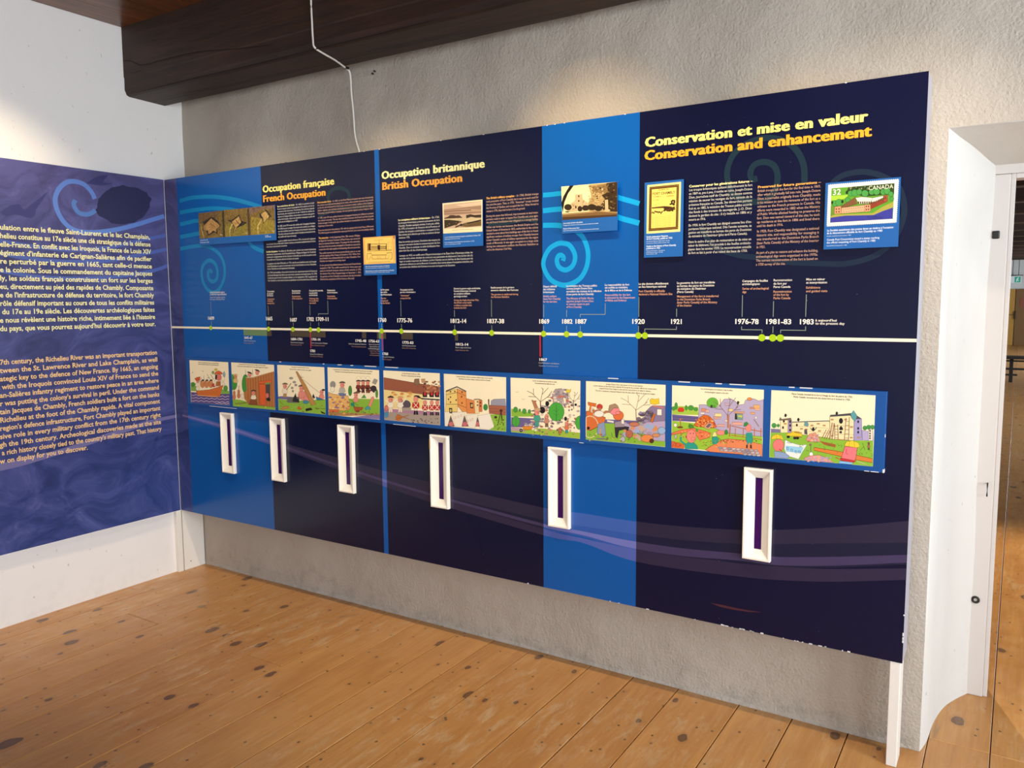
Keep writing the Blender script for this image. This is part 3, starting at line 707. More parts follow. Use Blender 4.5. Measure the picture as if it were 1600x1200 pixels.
block(t, ['As part of a plan to restore and enhance the building,', 'archeological digs were organized in the 1970s.', 'The current reconstruction of the fort is based on', 'a 1750 survey of the site.|.49'], o4, 6.667, 76, 722, 848, 970, 818, PK)
t.make('text_column', M['ink'], pan, 'small pinkish English text column left of the stamp plaque')

# timeline
TL = Ink('y', 0); TL.base = 14
zl = P(800, 520.7)[1]
TL.rect(P(268.5, 511)[0], P(1432.5, 528)[0], zl-.0052, zl+.0052, '#f6f0d4')
TL.make('timeline_line', M['ink'], pan, 'long cream line')
LB = Ink('y', 0); LB.base = 14
bars = [(380.6, 424.4), (453.7, 508.5), (565.6, 572), (589, 603), (627, 645), (710.6, 715.6)]
for a, b in bars:
    u0, u1 = P(a, 520)[0], P(b, 520)[0]; e = [u0]+[x for x in ux if u0 < x < u1]+[u1]
    for p, q in zip(e[:-1], e[1:]): LB.rect(p, q, zl-.036, zl-.0055, fieldcol((p+q)/2, '#4a4030', '#67855c', '#445'))
for a, y1 in ((485, 544), (597.2, 548), (844, 557)):
    u = P(a, 520)[0]; LB.rect(u-.0028, u+.0028, P(a, y1)[1], zl-.0055, '#c22a3c')
for (tx, a, b, y, cap) in [('1609', 324.5, 335, 499.6, 5), ('1665', 415, 426, 500.6, 5.6), ('1687', 452.5, 464, 502.5, 5.6), ('1702', 478.7, 490.6, 501.6, 5.8), ('1709-11', 493, 514.4, 501.6, 5.8),
    ('1760', 590, 603.8, 503, 6), ('1775-76', 619.6, 644.4, 503.7, 6.2), ('1812-14', 702.9, 728.7, 504.6, 6.4), ('1837-38', 760, 787.9, 505, 6.6), ('1869', 841.2, 858.5, 505.6, 6.9),
    ('1882', 876.9, 894.6, 505.7, 6.9), ('1887', 897.7, 916.5, 505.7, 6.9), ('1920', 986.2, 1007.5, 506, 7.4), ('1921', 1046.9, 1066.9, 506.1, 7.4), ('1976-78', 1146.9, 1185.4, 506.3, 7.8),
    ('1981-83', 1195, 1236.9, 506.4, 7.8), ('1983', 1247.7, 1272, 506.7, 7.9)]:
    LB.tpx(tx, a, y, b, y, cap, '#f4f0e4', .04)
LB.tpx('à aujourd’hui', 1274, 502.3, 1307.5, 502.3, 3.6, '#e8e0d0', .03); LB.tpx('to the present day', 1274, 507.2, 1319.6, 507.2, 3.6, '#e8e0d0', .03)
def small(o, x, ys, strs, rs, col, off=.012, cap=21):
    for y, s_, r in zip(ys, strs, rs):
        LB.tpx(s_, o[0]+x/8, o[1]+(y+9)/8, o[0]+r/8, o[1]+(y+9)/8, cap/8, col, off)
def lead(o, pts):
    q = [P(o[0]+x/8, o[1]+y/8) for x, y in pts]
    for a, b in zip(q[:-1], q[1:]):
        w = .0011
        if abs(a[0]-b[0]) < abs(a[1]-b[1]): u = (a[0]+b[0])/2; LB.rect(u-w, u+w, min(a[1], b[1]), max(a[1], b[1]), '#8d9a88')
        else: v = (a[1]+b[1])/2; LB.rect(min(a[0], b[0])-w, max(a[0], b[0])+w, v-w, v+w, '#8d9a88')
W1 = '#efe9dc'; O1 = '#d9a07c'
K3 = (270, 430); K2 = (400, 360); K4 = (450, 430); K5 = (640, 430); K6 = (820, 430); K7 = (980, 430); K8 = (1140, 430)
small(K3, 465, (213, 240), ('Samuel de Champlain explore', 'la rivière des Iroquois (Richelieu)'), (648, 672), W1); small(K3, 465, (276, 302), ('Samuel de Champlain explores', 'the Iroquois (Richelieu) River'), (655, 650), '#a8b0c0')
lead(K3, [(475, 330), (480, 500)]); lead(K3, [(484, 572), (486, 630)])
small(K2, 140, (763, 790, 815), ('Construction', 'du premier', 'fort de bois'), (230, 216, 216), W1); small(K2, 142, (858, 884, 912), ('Construction', 'of the first', 'wooden fort'), (232, 214, 230), O1)
lead(K2, [(150, 940), (157, 1060)]); lead(K2, [(160, 1145), (160, 1180)])
small(K2, 450, (755, 782), ('Reconstruction', 'du fort de bois'), (558, 552), W1); small(K2, 450, (825, 853), ('Reconstruction', 'of the wooden fort'), (558, 580), O1); lead(K2, [(455, 880), (463, 1065)]); lead(K2, [(467, 1150), (467, 1195)])
small(K2, 665, (753, 782, 810), ('À la suite d’un incendie,', 'reconstruction', 'du fort de bois'), (840, 770, 770), W1); small(K2, 667, (852, 880, 908), ('Following a fire,', 'the wooden fort', 'was rebuilt'), (785, 780, 750), O1); lead(K2, [(672, 935), (678, 1062)]); lead(K2, [(683, 1150), (683, 1195)])
small(K2, 890, (749, 777), ('Construction', 'du fort de pierre'), (990, 1018), W1); small(K2, 890, (822, 850), ('Construction', 'of the stone fort'), (990, 1015), O1); lead(K2, [(899, 880), (899, 1043), (780, 1043), (780, 1065)]); lead(K2, [(785, 1150), (785, 1195)])
small(K4, 1158, (182, 212, 243), ('Le fort passe', 'aux mains', 'des Britanniques'), (1262, 1240, 1298), W1); small(K4, 1160, (290, 320, 350), ('The fort', 'is captured', 'by the British'), (1228, 1250, 1275), O1); lead(K4, [(1163, 380), (1170, 520)]); lead(K4, [(1172, 605), (1172, 660)])
small(K4, 1402, (182, 212), ('Occupation du fort', 'par les « Américains »'), (1565, 1595), W1); small(K4, 1404, (255, 288), ('“Americans”', 'occupy the fort'), (1520, 1535), O1); lead(K4, [(1408, 315), (1415, 515)]); lead(K4, [(1419, 610), (1419, 665)])
small(K5, 553, (166, 198, 231, 265), ('Durant la guerre anglo-américaine,', 'l’armée britannique construit', 'un complexe militaire', 'qui intègre le fort'), (888, 830, 758, 718), W1); small(K5, 555, (312, 344, 377, 409), ('During the Anglo-American War,', 'the British army builds', 'a military complex that', 'includes the fort'), (868, 775, 778, 710), O1); lead(K5, [(560, 435), (562, 520)]); lead(K5, [(564, 622), (564, 680)])
small(K5, 1015, (155, 188), ('Renforcement de la garnison', 'durant la rébellion des Patriotes'), (1308, 1360), W1); small(K5, 1018, (240, 273), ('The garrison is reinforced during', 'the Patriotes Rebellion'), (1357, 1245), O1); lead(K5, [(1023, 305), (1025, 522)]); lead(K5, [(1028, 625), (1028, 690)])
small(K6, 230, (143, 178, 213), ('Départ définitif', 'des militaires', 'britanniques'), (400, 378, 368), W1, cap=24); small(K6, 231, (265, 298, 333), ('British soldiers', 'leave Fort Chambly', 'for the last time'), (398, 447, 402), '#d8a8a0', cap=24); lead(K6, [(236, 365), (237, 525)]); lead(K6, [(236, 632), (236, 700)])
small(K6, 520, (135, 168, 203, 240), ('Le ministère des Travaux publics', 'nomme Joseph-Octave Dion', 'surveillant des travaux de la réfection', 'd’une partie du fort Chambly'), (903, 845, 960, 862), W1, cap=24); small(K6, 521, (292, 327, 363, 400), ('The Ministry of Public Works', 'appoints Joseph-Octave Dion', 'to oversee repairs to part', 'of Fort Chambly'), (862, 860, 808, 710), '#d8a8a0', cap=24); lead(K6, [(523, 435), (523, 525)]); lead(K6, [(523, 632), (523, 700)])
small(K6, 1000, (122, 156, 192), ('La responsabilité du fort', 'est confiée au ministère', 'de la Milice et de la Défense'), (1305, 1285, 1340), W1, cap=24); small(K6, 1001, (248, 283, 318), ('Responsibility for the fort', 'is entrusted to the Department', 'of Militia and Defence'), (1320, 1378, 1270), '#d8a8a0', cap=24); lead(K6, [(1005, 350), (1005, 490), (693, 490), (693, 525)]); lead(K6, [(693, 632), (693, 700)])
small(K7, 142, (109, 146), ('Le site devient officiellement', 'un lieu historique national'), (515, 487), W1, cap=26); small(K7, 143, (202, 240), ('Fort Chambly is officially', 'declared a National Historic Site'), (472, 565), O1, cap=26); lead(K7, [(147, 270), (145, 520)]); lead(K7, [(142, 635), (142, 710)])
small(K7, 622, (96, 134, 172, 211), ('La gouverne du fort est transférée', 'au bureau des parcs du Dominion', 'du ministère de l’Intérieur', '(Parcs Canada)'), (1097, 1088, 985, 830), W1, cap=26); small(K7, 622, (266, 305, 343, 382), ('Management of the fort is transferred', 'to the Dominion Parks Branch', '(later Parks Canada) of the Ministry', 'of the Interior'), (1143, 1040, 1125, 808), O1, cap=26); lead(K7, [(619, 418), (617, 520)]); lead(K7, [(616, 640), (616, 675), (220, 675), (220, 712)])
small(K8, 158, (74, 113), ('Campagne de fouilles', 'archéologiques'), (480, 378), W1, cap=27); small(K8, 158, (170, 213), ('Series of archeological', 'digs'), (490, 210), O1, cap=27); lead(K8, [(162, 250), (156, 520)]); lead(K8, [(150, 640), (150, 682), (406, 682), (406, 722)])
small(K8, 548, (65, 108, 149), ('Reconstruction', 'du fort par', 'Parcs Canada'), (782, 715, 760), W1, cap=27); small(K8, 546, (208, 248, 290), ('Reconstruction', 'of the fort by', 'Parks Canada'), (778, 740, 760), O1, cap=27); lead(K8, [(550, 325), (545, 520)]); lead(K8, [(542, 640), (542, 722)])
small(K8, 956, (54, 95), ('Mise en valeur', 'et interprétation'), (1192, 1220), W1, cap=27); small(K8, 954, (158, 202), ('Exhibitions', 'and guided visits'), (1135, 1222), O1, cap=27); lead(K8, [(960, 240), (950, 520)]); lead(K8, [(950, 640), (950, 688), (638, 688), (638, 722)])
def below(o, x, y, r, t_, subs, right=False):
    LB.tpx(t_, o[0]+x/8, o[1]+y/8, o[0]+r/8, o[1]+y/8, 3.9, '#f0ece0', .03)
    for (xx, yy, rr, s_, c) in subs: LB.tpx(s_, o[0]+xx/8, o[1]+(yy+8)/8, o[0]+rr/8, o[1]+(yy+8)/8, 2.1, c, .0)
G1, G2 = '#c9c5b8', '#a9826a'
below(K3, 890, 797, 997, '1641-67', [(890, 820, 1037, 'Guerre franco-iroquoise', G1), (890, 849, 1015, 'Franco-Iroquois War', G2)])
below(K4, 33, 815, 185, '1684-1701', [(33, 842, 195, 'Guerre franco-iroquoise', G1), (35, 870, 175, 'Franco-Iroquois War', G2)])
below(K4, 292, 818, 405, '1701-14', [(292, 848, 495, 'Guerre de succession d’Espagne', G1), (292, 878, 460, 'War of Spanish Succession', G2)])
below(K4, 275, 962, 345, '1701', [(275, 988, 437, 'Grande Paix de Montréal', G1), (275, 1015, 435, 'Great Peace of Montreal', G2)])
below(K4, 838, 835, 978, '1745-48', [(758, 860, 978, 'Guerre de succession d’Autriche', G1), (795, 893, 978, 'War of Austrian Succession', G2)])
below(K4, 1005, 840, 1143, '1756-63', [(1010, 865, 1143, 'Guerre de Sept Ans', G1), (1020, 893, 1143, 'entre la France et', G1), (1005, 919, 1143, 'la Grande-Bretagne', G1), (1023, 947, 1143, 'Seven Years’ War', G2), (1033, 973, 1143, 'between France', G2), (1023, 1000, 1143, 'and Great Britain', G2)])
below(K4, 1177, 998, 1253, '1760', [(1177, 1022, 1328, 'Conquête britannique', G1), (1177, 1052, 1295, 'British Conquest', G2)])
below(K4, 1425, 858, 1570, '1775-83', [(1425, 882, 1600, 'Guerre d’Indépendance américaine', G1), (1425, 912, 1600, 'American War of Independence', G2)])
below(K5, 570, 880, 735, '1812-14', [(570, 905, 768, 'Guerre anglo-américaine', G1), (572, 938, 740, 'Anglo-American War', G2)])
below(K6, 175, 1070, 278, '1867', [(172, 1100, 432, 'Confédération canadienne', G1), (175, 1135, 420, 'Canadian Confederation', '#9fa8b8')])
LB.make('timeline_labels', M['ink'], pan, 'white years and small captions around the line')
for i, px in enumerate((330, 420, 458, 485.3, 498, 596.6, 627.3, 710.5, 768.3, 849.5, 885.3, 906.7, 997.5, 1007.8, 1190.5, 1207.5, 1219.5)):
    u = P(px, 522)[0]; DK = Ink('y', 0); DK.base = 24+i % 2; DK.disc(u, zl, .0122, '#a9cc12', 24)
    DK.make('timeline_dot', M['ink'], pan)
# scratches
SCR = Ink('y', 0); SCR.base = 20
q = [P(x, y) for x, y in ((1110, 942), (1128, 945), (1150, 950), (1172, 954), (1192, 957), (1170, 956), (1148, 953), (1125, 948))]; SCR.poly(q, '#4a2430')
for _ in range(110):
    x = random.uniform(.12, 3.72); z = random.uniform(.38, 2.2); r = random.uniform(.0006, .0016); SCR.disc(x, z, r, '#5a5f78', 5)
SCR.make('scratches', M['ink'], pan, 'pale specks and a reddish scratch')['kind'] = 'stuff'
# white chips on the bottom and side edges
CH = []; 
for _ in range(26):
    x = 3.70-abs(random.gauss(0, .55)); w = random.uniform(.003, .012)
    if x > 1: CH.append((x, x+w, -.0006, .003, PZ0-.0005, PZ0+random.uniform(.0015, .004)))
for z in (.43, .44, .452, .52): CH.append((PW-.003, PW+.0008, -.0006, .004, z, z+random.uniform(.004, .012)))
for _ in range(9):
    x = random.uniform(1.2, 3.7); CH.append((x, x+.006, -.0006, .003, PZ1-.0015, PZ1+.0006))
multibox('edge_chips', CH, M['white_edge'], pan, 'stuff')

# ---------------------------------------------------------------- picture plaques
def quadrect(cs, y):
    q = [P(a, b, y) for a, b in cs]; u0 = (q[0][0]+q[3][0])/2; u1 = (q[1][0]+q[2][0])/2; v1 = (q[0][1]+q[1][1])/2; v0 = (q[2][1]+q[3][1])/2
    return u0, u1, v0, v1
def plaque(name, cs, y, label, mt='plaque', t=.004):
    u0, u1, v0, v1 = quadrect(cs, y)
    e = empty(name, ((u0+u1)/2, y, v0), label, 'plaque')
    box('board', (u0, u1, y, y+t, v0, v1), M[mt], e)
    for (a, b) in ((u0+.02, v0+.02), (u1-.04, v0+.02), (u0+.02, v1-.04), (u1-.04, v1-.04)): box('standoff', (a, a+.02, y+t, -.0012, b, b+.02), M['white'], e)
    return e, (u0, u1, v0, v1)
class Draw:
    def __init__(s, ink, o, sc): s.k = ink; s.o = o; s.s = sc if hasattr(sc, '__len__') else (sc, sc)
    def q(s, x, y): return s.k.px(s.o[0]+x/s.s[0], s.o[1]+y/s.s[1])
    def p(s, col, pts, out=None, w=3):
        q = [s.q(pts[i], pts[i+1]) for i in range(0, len(pts), 2)]; s.k.poly(q, col)
        if out: s.l(out, w, list(pts)+list(pts[:2]))
    def e(s, col, x, y, rx, ry, out=None, rot=0, n=16):
        pts = []
        for i in range(n):
            a = 2*math.pi*i/n; cx, cy = rx*math.cos(a), ry*math.sin(a); c, d = math.cos(rot), math.sin(rot); pts += [x+cx*c-cy*d, y+cx*d+cy*c]
        s.p(col, pts, out)
    def l(s, col, w, pts):
        q = [s.q(pts[i], pts[i+1]) for i in range(0, len(pts), 2)]; a = s.q(pts[0], pts[1]); b = s.q(pts[0], pts[1]+w); s.k.band(q, abs(a[1]-b[1]), col)
    def t(s, tx, x0, y0, x1, y1, cap, col, off=.01):
        s.k.tpx(tx, s.o[0]+x0/s.s[0], s.o[1]+y0/s.s[1], s.o[0]+x1/s.s[0], s.o[1]+y1/s.s[1], cap/s.s[1], col, off)
    def wave(s, col, w, x0, y0, x1, y1, n, a):
        pts = []
        for i in range(n*4+1):
            t = i/(n*4); pts += [x0+(x1-x0)*t, y0+(y1-y0)*t+a*math.sin(i*math.pi/2)]
        s.l(col, w, pts)
def ink(y): return Ink('y', y)
y1 = -.012
# A: three aerial views
e, r = plaque('picture_plaque', [(310, 333), (429.6, 319.8), (430.8, 375), (312.4, 383.6)], y1, 'wide low plaque with three aerial views of star-shaped wooden forts')
k = ink(y1); d = Draw(k, (270, 280), 8)
d.p('#8a6f2c', [320, 427, 1273, 322, 1282, 678, 334, 744]); 
d.p('#7a5c34', [320, 427, 600, 392, 560, 470, 330, 560]); d.p('#8f7230', [620, 390, 940, 356, 900, 400, 640, 520]); d.p('#8a6a58', [950, 355, 1273, 322, 1275, 360, 1100, 380, 960, 450])
d.p('#3c3414', [615, 392, 640, 388, 650, 722, 628, 724]); d.p('#54441c', [930, 358, 955, 354, 966, 700, 945, 702])
d.p('#9a8a2c', [660, 560, 930, 540, 940, 700, 660, 720]); d.p('#a8922e', [980, 470, 1275, 520, 1280, 676, 980, 700])
for b in ([370, 540, 480, 470, 520, 480, 570, 530, 600, 590, 560, 620, 560, 690, 520, 660, 440, 710, 420, 640, 370, 640, 400, 590], [680, 510, 740, 510, 830, 440, 860, 520, 930, 545, 870, 580, 800, 610, 740, 690, 770, 600, 730, 540], [1075, 425, 1130, 430, 1160, 375, 1210, 430, 1235, 465, 1190, 490, 1130, 560, 1120, 500, 1090, 470]):
    d.p('#2e220c', b)
d.p('#c89a58', [400, 570, 480, 490, 570, 560, 590, 585, 545, 625, 545, 665, 510, 640, 450, 690, 435, 640, 385, 635])
d.p('#d8ab62', [745, 525, 825, 465, 855, 540, 800, 600, 755, 670, 780, 595, 740, 545]); d.p('#e0b86c', [1100, 440, 1160, 400, 1205, 465, 1135, 545, 1130, 490])
d.l('#7c5c30', 10, [480, 560, 530, 600]); d.l('#8c6a38', 14, [790, 510, 830, 560])
d.l('#d0b060', 14, [352, 560, 360, 640, 390, 735]); d.l('#e8cc7c', 18, [745, 560, 715, 620, 712, 715]); d.l('#ecd080', 20, [1105, 510, 1065, 580, 1062, 688])
k.make('photograph', M['photo_ink'], e)
k = ink(y1); k.base = 8; d = Draw(k, (270, 280), 8)
for (tx, a, b, c, dd) in (('Le premier fort, 1665', 342, 771, 440, 764), ('The first fort, 1665', 342, 800, 455, 792), ('Trois forts', 1155, 712, 1195, 709), ('Parcs Canada', 1155, 728, 1230, 722)): d.t(tx, a, b, c, dd, 13, '#dfe6f0')
for a, b in ((590, 704), (905, 684), (1240, 655)): k9 = ink(y1); k9.base = 8; Draw(k9, (270, 280), 8).t('17e', a, b, a+28, b-2, 14, '#f0e6c0'); k9.make('date_mark', M['ink'], e)
k.make('caption', M['ink'], e)
# B: building plan
e, r = plaque('picture_plaque', [(567, 371.3), (617.5, 368), (619.1, 428.9), (568.9, 430.3)], y1, 'small plaque with a yellow building plan crossing the thin blue stripe')
k = ink(y1); d = Draw(k, (540, 340), 10.909)
d.p('#e6b45c', [296, 341, 845, 306, 858, 778, 311, 800]); d.p('#f0cd6c', [330, 360, 780, 335, 820, 760, 340, 780])
d.l('#6a4a1c', 8, [370, 570, 790, 555]); d.l('#8a6428', 5, [480, 385, 640, 378]); d.l('#3a2410', 6, [570, 390, 570, 560])
d.p('#a87828', [370, 440, 430, 440, 430, 560, 370, 560]); d.p('#4a2c10', [392, 440, 425, 440, 425, 555, 392, 555])
for i in range(13): d.l('#3a2410', 12, [445+i*20, 480, 445+i*20, 528])
d.l('#4a3012', 8, [430, 452, 700, 446]); d.l('#4a3012', 9, [430, 540, 700, 532]); d.l('#6a4a1c', 6, [440, 504, 700, 498])
d.p('#3a2410', [545, 470, 590, 468, 590, 550, 548, 552]); d.l('#4a3012', 14, [695, 448, 695, 555]); d.l('#8a6a30', 4, [705, 420, 780, 415, 782, 550, 710, 552]); 
for i in range(4): d.l('#6a4a1c', 5, [715, 440+i*30, 735, 440+i*30])
d.l('#5a4416', 9, [370, 720, 365, 612, 440, 610, 445, 640, 700, 635, 705, 602, 790, 596, 790, 700, 760, 715])
d.l('#6a5420', 6, [395, 720, 430, 660, 455, 700]); d.l('#6a5420', 6, [455, 650, 460, 708, 735, 700, 735, 640]); d.l('#6a5420', 5, [545, 645, 545, 700]); d.l('#6a5420', 5, [680, 645, 680, 700]); d.l('#a85a2c', 5, [560, 700, 580, 660, 600, 700])
d.l('#8a7030', 5, [390, 765, 765, 748]); d.p('#b06a30', [800, 315, 845, 312, 830, 375])
k.make('drawing', M['ink'], e)
k = ink(y1); k.base = 8; d = Draw(k, (540, 340), 10.909)
for (tx, a, b, c, dd, h_) in (('Plan d’une partie du fort de pierre de Chambly', 340, 843, 750, 833, 20), ('Archives nationales d’outre-mer, France', 340, 868, 750, 860, 12), ('Plan showing one section of the stone fort at Chambly', 340, 920, 828, 908, 20), ('Archives nationales d’outre-mer, France', 340, 945, 755, 936, 12)): d.t(tx, a, b, c, dd, h_, '#dbe6f2')
k.make('caption', M['ink'], e)
# C: engraving
e, r = plaque('picture_plaque', [(691.3, 317.5), (753.9, 311.5), (753.9, 383.8), (692.5, 387.3)], y1, 'plaque with a sepia engraving of a river landscape under the British heading')
k = ink(y1); d = Draw(k, (580, 240), 8)
d.p('#f2dcae', [891, 622, 1390, 574, 1390, 974, 901, 1000]); d.p('#c9a98a', [908, 640, 1376, 592, 1378, 915, 915, 940])
d.p('#9c7c62', [908, 700, 1376, 650, 1376, 745, 910, 770]); d.p('#b99878', [908, 712, 1200, 690, 1376, 700, 1376, 720, 1000, 735, 910, 735]); d.l('#7a5a48', 12, [910, 725, 1100, 712, 1250, 705]); d.p('#ddc0a0', [1050, 640, 1376, 600, 1376, 640, 1150, 665])
d.p('#4a3624', [912, 805, 960, 790, 985, 770, 1030, 768, 1060, 775, 1100, 770, 1140, 800, 1140, 815, 912, 830]); d.p('#c9b488', [912, 815, 1200, 800, 1376, 810, 1376, 845, 915, 860])
d.p('#3c2c1c', [1185, 770, 1240, 758, 1290, 768, 1376, 762, 1376, 800, 1300, 800, 1250, 790, 1190, 810]); d.p('#3a2c16', [912, 830, 980, 828, 1100, 840, 1140, 850, 1040, 895, 915, 935]); d.p('#6a5430', [1060, 905, 1200, 860, 1376, 840, 1378, 900, 1200, 918]); d.l('#1e140a', 14, [1050, 920, 1150, 885, 1250, 860, 1376, 830])
for i in range(26): d.e(random.choice(('#2c2010', '#8a7448', '#5a4628')), random.uniform(925, 1365), random.uniform(850, 905), random.uniform(6, 16), random.uniform(3, 8), n=7)
d.l('#9a8868', 4, [1010, 958, 1120, 950, 1275, 945])
k.make('drawing', M['ink'], e)
k = ink(y1); k.base = 8; d = Draw(k, (580, 240), 8)
for (tx, a, b, c, dd, h_) in (('Le fort Chambly et son poste de guerre surplombant la rivière, 1814', 920, 1052, 1368, 1030, 17), ('Bibliothèque et Archives Canada', 920, 1075, 1110, 1066, 11), ('Fort Chambly overlooking the river basin in 1814', 920, 1120, 1288, 1098, 14), ('Library and Archives Canada', 920, 1142, 1118, 1130, 11)): d.t(tx, a, b, c, dd, h_, '#c9d8ec')
k.make('caption', M['ink'], e)
# D: ruins photograph
e, r = plaque('picture_plaque', [(876.9, 291.5), (964.8, 283.8), (964.2, 359.8), (878.9, 365.2)], -.02, 'plaque with a sepia photograph of fort ruins on the wide blue field')
k = ink(-.02); d = Draw(k, (850, 270), 8)
d.p('#f4e9a8', [216, 173, 917, 112, 915, 542, 230, 592]); d.p('#7a5a32', [228, 515, 600, 480, 915, 500, 915, 543, 230, 592]); d.p('#4c3418', [228, 555, 915, 520, 915, 543, 230, 592]); d.p('#a88a5a', [232, 510, 600, 480, 640, 492, 232, 530])
d.p('#c9ae80', [300, 420, 390, 345, 395, 275, 475, 270, 480, 330, 545, 380, 560, 470, 290, 490], '#7a6238'); d.p('#b2945e', [560, 150, 917, 112, 917, 500, 560, 478, 550, 380, 590, 300])
d.p('#8a6c3e', [600, 170, 880, 120, 880, 240, 720, 260, 600, 230]); d.p('#3a2812', [780, 130, 917, 112, 917, 490, 760, 480, 700, 420, 760, 330, 720, 280, 800, 240])
for (a, b, c, f) in ((435, 293, 9, 14), (435, 352, 9, 12), (398, 428, 10, 20), (662, 308, 16, 22), (705, 192, 12, 12), (750, 182, 9, 14), (800, 170, 14, 10)): d.e('#2a1c0c', a, b, c, f, n=8)
for i in range(90): 
    a, b = random.uniform(560, 760), random.uniform(160, 430); d.e(random.choice(('#6a5028', '#dcc490', '#8e7242', '#c2a468')), a, b, random.uniform(5, 12), random.uniform(4, 8), n=6)
for i in range(40): d.e(random.choice(('#55401e', '#1e140a', '#7a6234')), random.uniform(775, 905), random.uniform(140, 470), random.uniform(6, 16), random.uniform(5, 12), n=7)
for i in range(30): d.e(random.choice(('#8a6c3e', '#ddc795')), random.uniform(320, 530), random.uniform(350, 460), random.uniform(5, 10), random.uniform(4, 7), n=6)
for i in range(28): d.e('#c9b878', random.uniform(370, 560), random.uniform(150, 230), 5, 4, n=6)
d.p('#c9b080', [760, 340, 800, 335, 805, 470, 765, 475]); d.e('#c9b080', 790, 470, 40, 16, n=8)
for (a, b, c, f) in ((300, 430, 48, 40), (450, 450, 30, 36), (520, 440, 45, 36), (600, 430, 60, 40), (680, 445, 50, 36), (290, 488, 30, 8)): d.e('#32240e', a, b, c, f, n=10)
d.p('#1c1208', [320, 163, 372, 159, 300, 260, 255, 370, 235, 500, 218, 380, 240, 300, 280, 230])
k.make('photograph', M['ink'], e)
k = ink(-.02); k.base = 8; d = Draw(k, (850, 270), 8)
for (tx, a, b, c, dd, h_) in (('Les ruines du fort de pierre', 242, 640, 485, 624, 18), ('Vestiges du fort de pierre à la fin du dix-neuvième siècle, Parcs Canada', 242, 664, 678, 636, 11), ('Ruins of the stone fort', 242, 708, 442, 696, 18), ('Ruins of the stone fort at the end of the nineteenth century, Parks Canada', 242, 733, 685, 702, 11)): d.t(tx, a, b, c, dd, h_, '#dfe8f4')
k.make('caption', M['ink'], e)
# E: guide book
e, r = plaque('picture_plaque', [(1007.9, 285.6), (1068.5, 279.8), (1065.9, 400.3), (1005.6, 402.8)], y1, 'tall narrow plaque with a yellow book cover with a brown border')
k = ink(y1); d = Draw(k, (1000, 270), 8)
d.p('#f2df88', [92, 155, 514, 112, 502, 735, 81, 762]); d.p('#4c2c12', [118, 178, 488, 142, 476, 704, 106, 732]); d.p('#ecd468', [148, 208, 458, 178, 446, 674, 138, 696])
for i in range(34):
    t_ = i/33; d.e('#a07828', 125+t_*355, 190-t_*33, 5, 5, n=6); d.e('#a07828', 115+t_*352, 714-t_*26, 5, 5, n=6)
for i in range(44):
    t_ = i/43; d.e('#a07828', 132-t_*10, 205+t_*490, 4, 5, n=6); d.e('#a07828', 472-t_*11, 165+t_*520, 4, 5, n=6)
d.t('GUIDE DU', 230, 220, 365, 212, 18, '#6a4a18', .02); d.t('FORT CHAMBLY', 155, 280, 437, 258, 32, '#4a3010', .02); d.t('CHAMBLY', 158, 308, 268, 300, 14, '#6a4a18'); d.t('québec', 332, 300, 430, 290, 20, '#6a4a18'); d.t('TO THE', 158, 350, 235, 344, 12, '#6a4a18')
d.l('#8a6a28', 3, [155, 410, 200, 400, 245, 380, 250, 400]); d.p('#5a3a14', [148, 432, 300, 416, 380, 420, 440, 440, 440, 462, 380, 470, 320, 478, 290, 440, 148, 448])
for i in range(26): d.e('#3a2410', random.uniform(300, 430), random.uniform(425, 480), 14, 8, n=6)
for i in range(10): d.e('#3a2410', random.uniform(380, 430), random.uniform(345, 420), 14, 12, n=6)
for i in range(16): d.e('#4a2c10', 152+i*8.5, 498+random.uniform(-16, 10), 7, 10, n=6)
for i in range(14):
    y_ = 545+i*11; d.t('Fort Chambly historical guide pamphlet ruins', 150, y_, 430, y_-14, 5, '#9a7c30')
k.make('book_cover', M['ink'], e)
k = ink(y1); k.base = 8; d = Draw(k, (1000, 270), 8)
for (tx, a, b, c, dd, h_, off) in (('Guide présentant l’histoire', 80, 812, 350, 797, 20, .02), ('du fort Chambly, publié en 1922', 80, 838, 405, 822, 20, .02), ('Société de l’histoire, Imprimerie de l’Est', 80, 864, 372, 852, 11, 0), ('ministère de la Marine, Ottawa, Canada, 1922', 80, 888, 365, 874, 11, 0), ('Guide to the history of Fort Chambly', 78, 930, 450, 912, 20, .02), ('published in 1922', 78, 956, 252, 948, 20, .02), ('Society of the Interior, Commission', 78, 982, 312, 972, 11, 0), ('of the Dominion Parks of Canada', 78, 1003, 285, 994, 11, 0), ('Ottawa, Ontario, 1922', 78, 1022, 215, 1018, 11, 0)): d.t(tx, a, b, c, dd, h_, '#dfe8f4', off)
k.make('caption', M['ink'], e)
# F: stamp
e, r = plaque('picture_plaque', [(1290, 286.5), (1408, 276), (1403, 385.2), (1286.7, 390)], -.014, 'plaque with a large perforated postage stamp showing a fort beside water')
k = ink(-.014); d = Draw(k, (1170, 270), 6.667)
def lerp(a, b, t_): return (a[0]+(b[0]-a[0])*t_, a[1]+(b[1]-a[1])*t_)
TLc, TRc, BRc, BLc = (826, 122), (1566, 62), (1541, 520), (809, 562); pts = []
for (a, b, n_) in ((TLc, TRc, 34), (TRc, BRc, 21), (BRc, BLc, 34), (BLc, TLc, 21)):
    nx, ny = (b[1]-a[1]), -(b[0]-a[0]); ln = math.hypot(nx, ny); nx, ny = -nx/ln*7, -ny/ln*7
    for i in range(n_):
        for f, s_ in ((0, 0), (.5, 0), (.55, 1), (.95, 1)):
            p = lerp(a, b, (i+f)/n_); pts += [p[0]+nx*s_, p[1]+ny*s_]
d.p('#f6f0dc', pts)
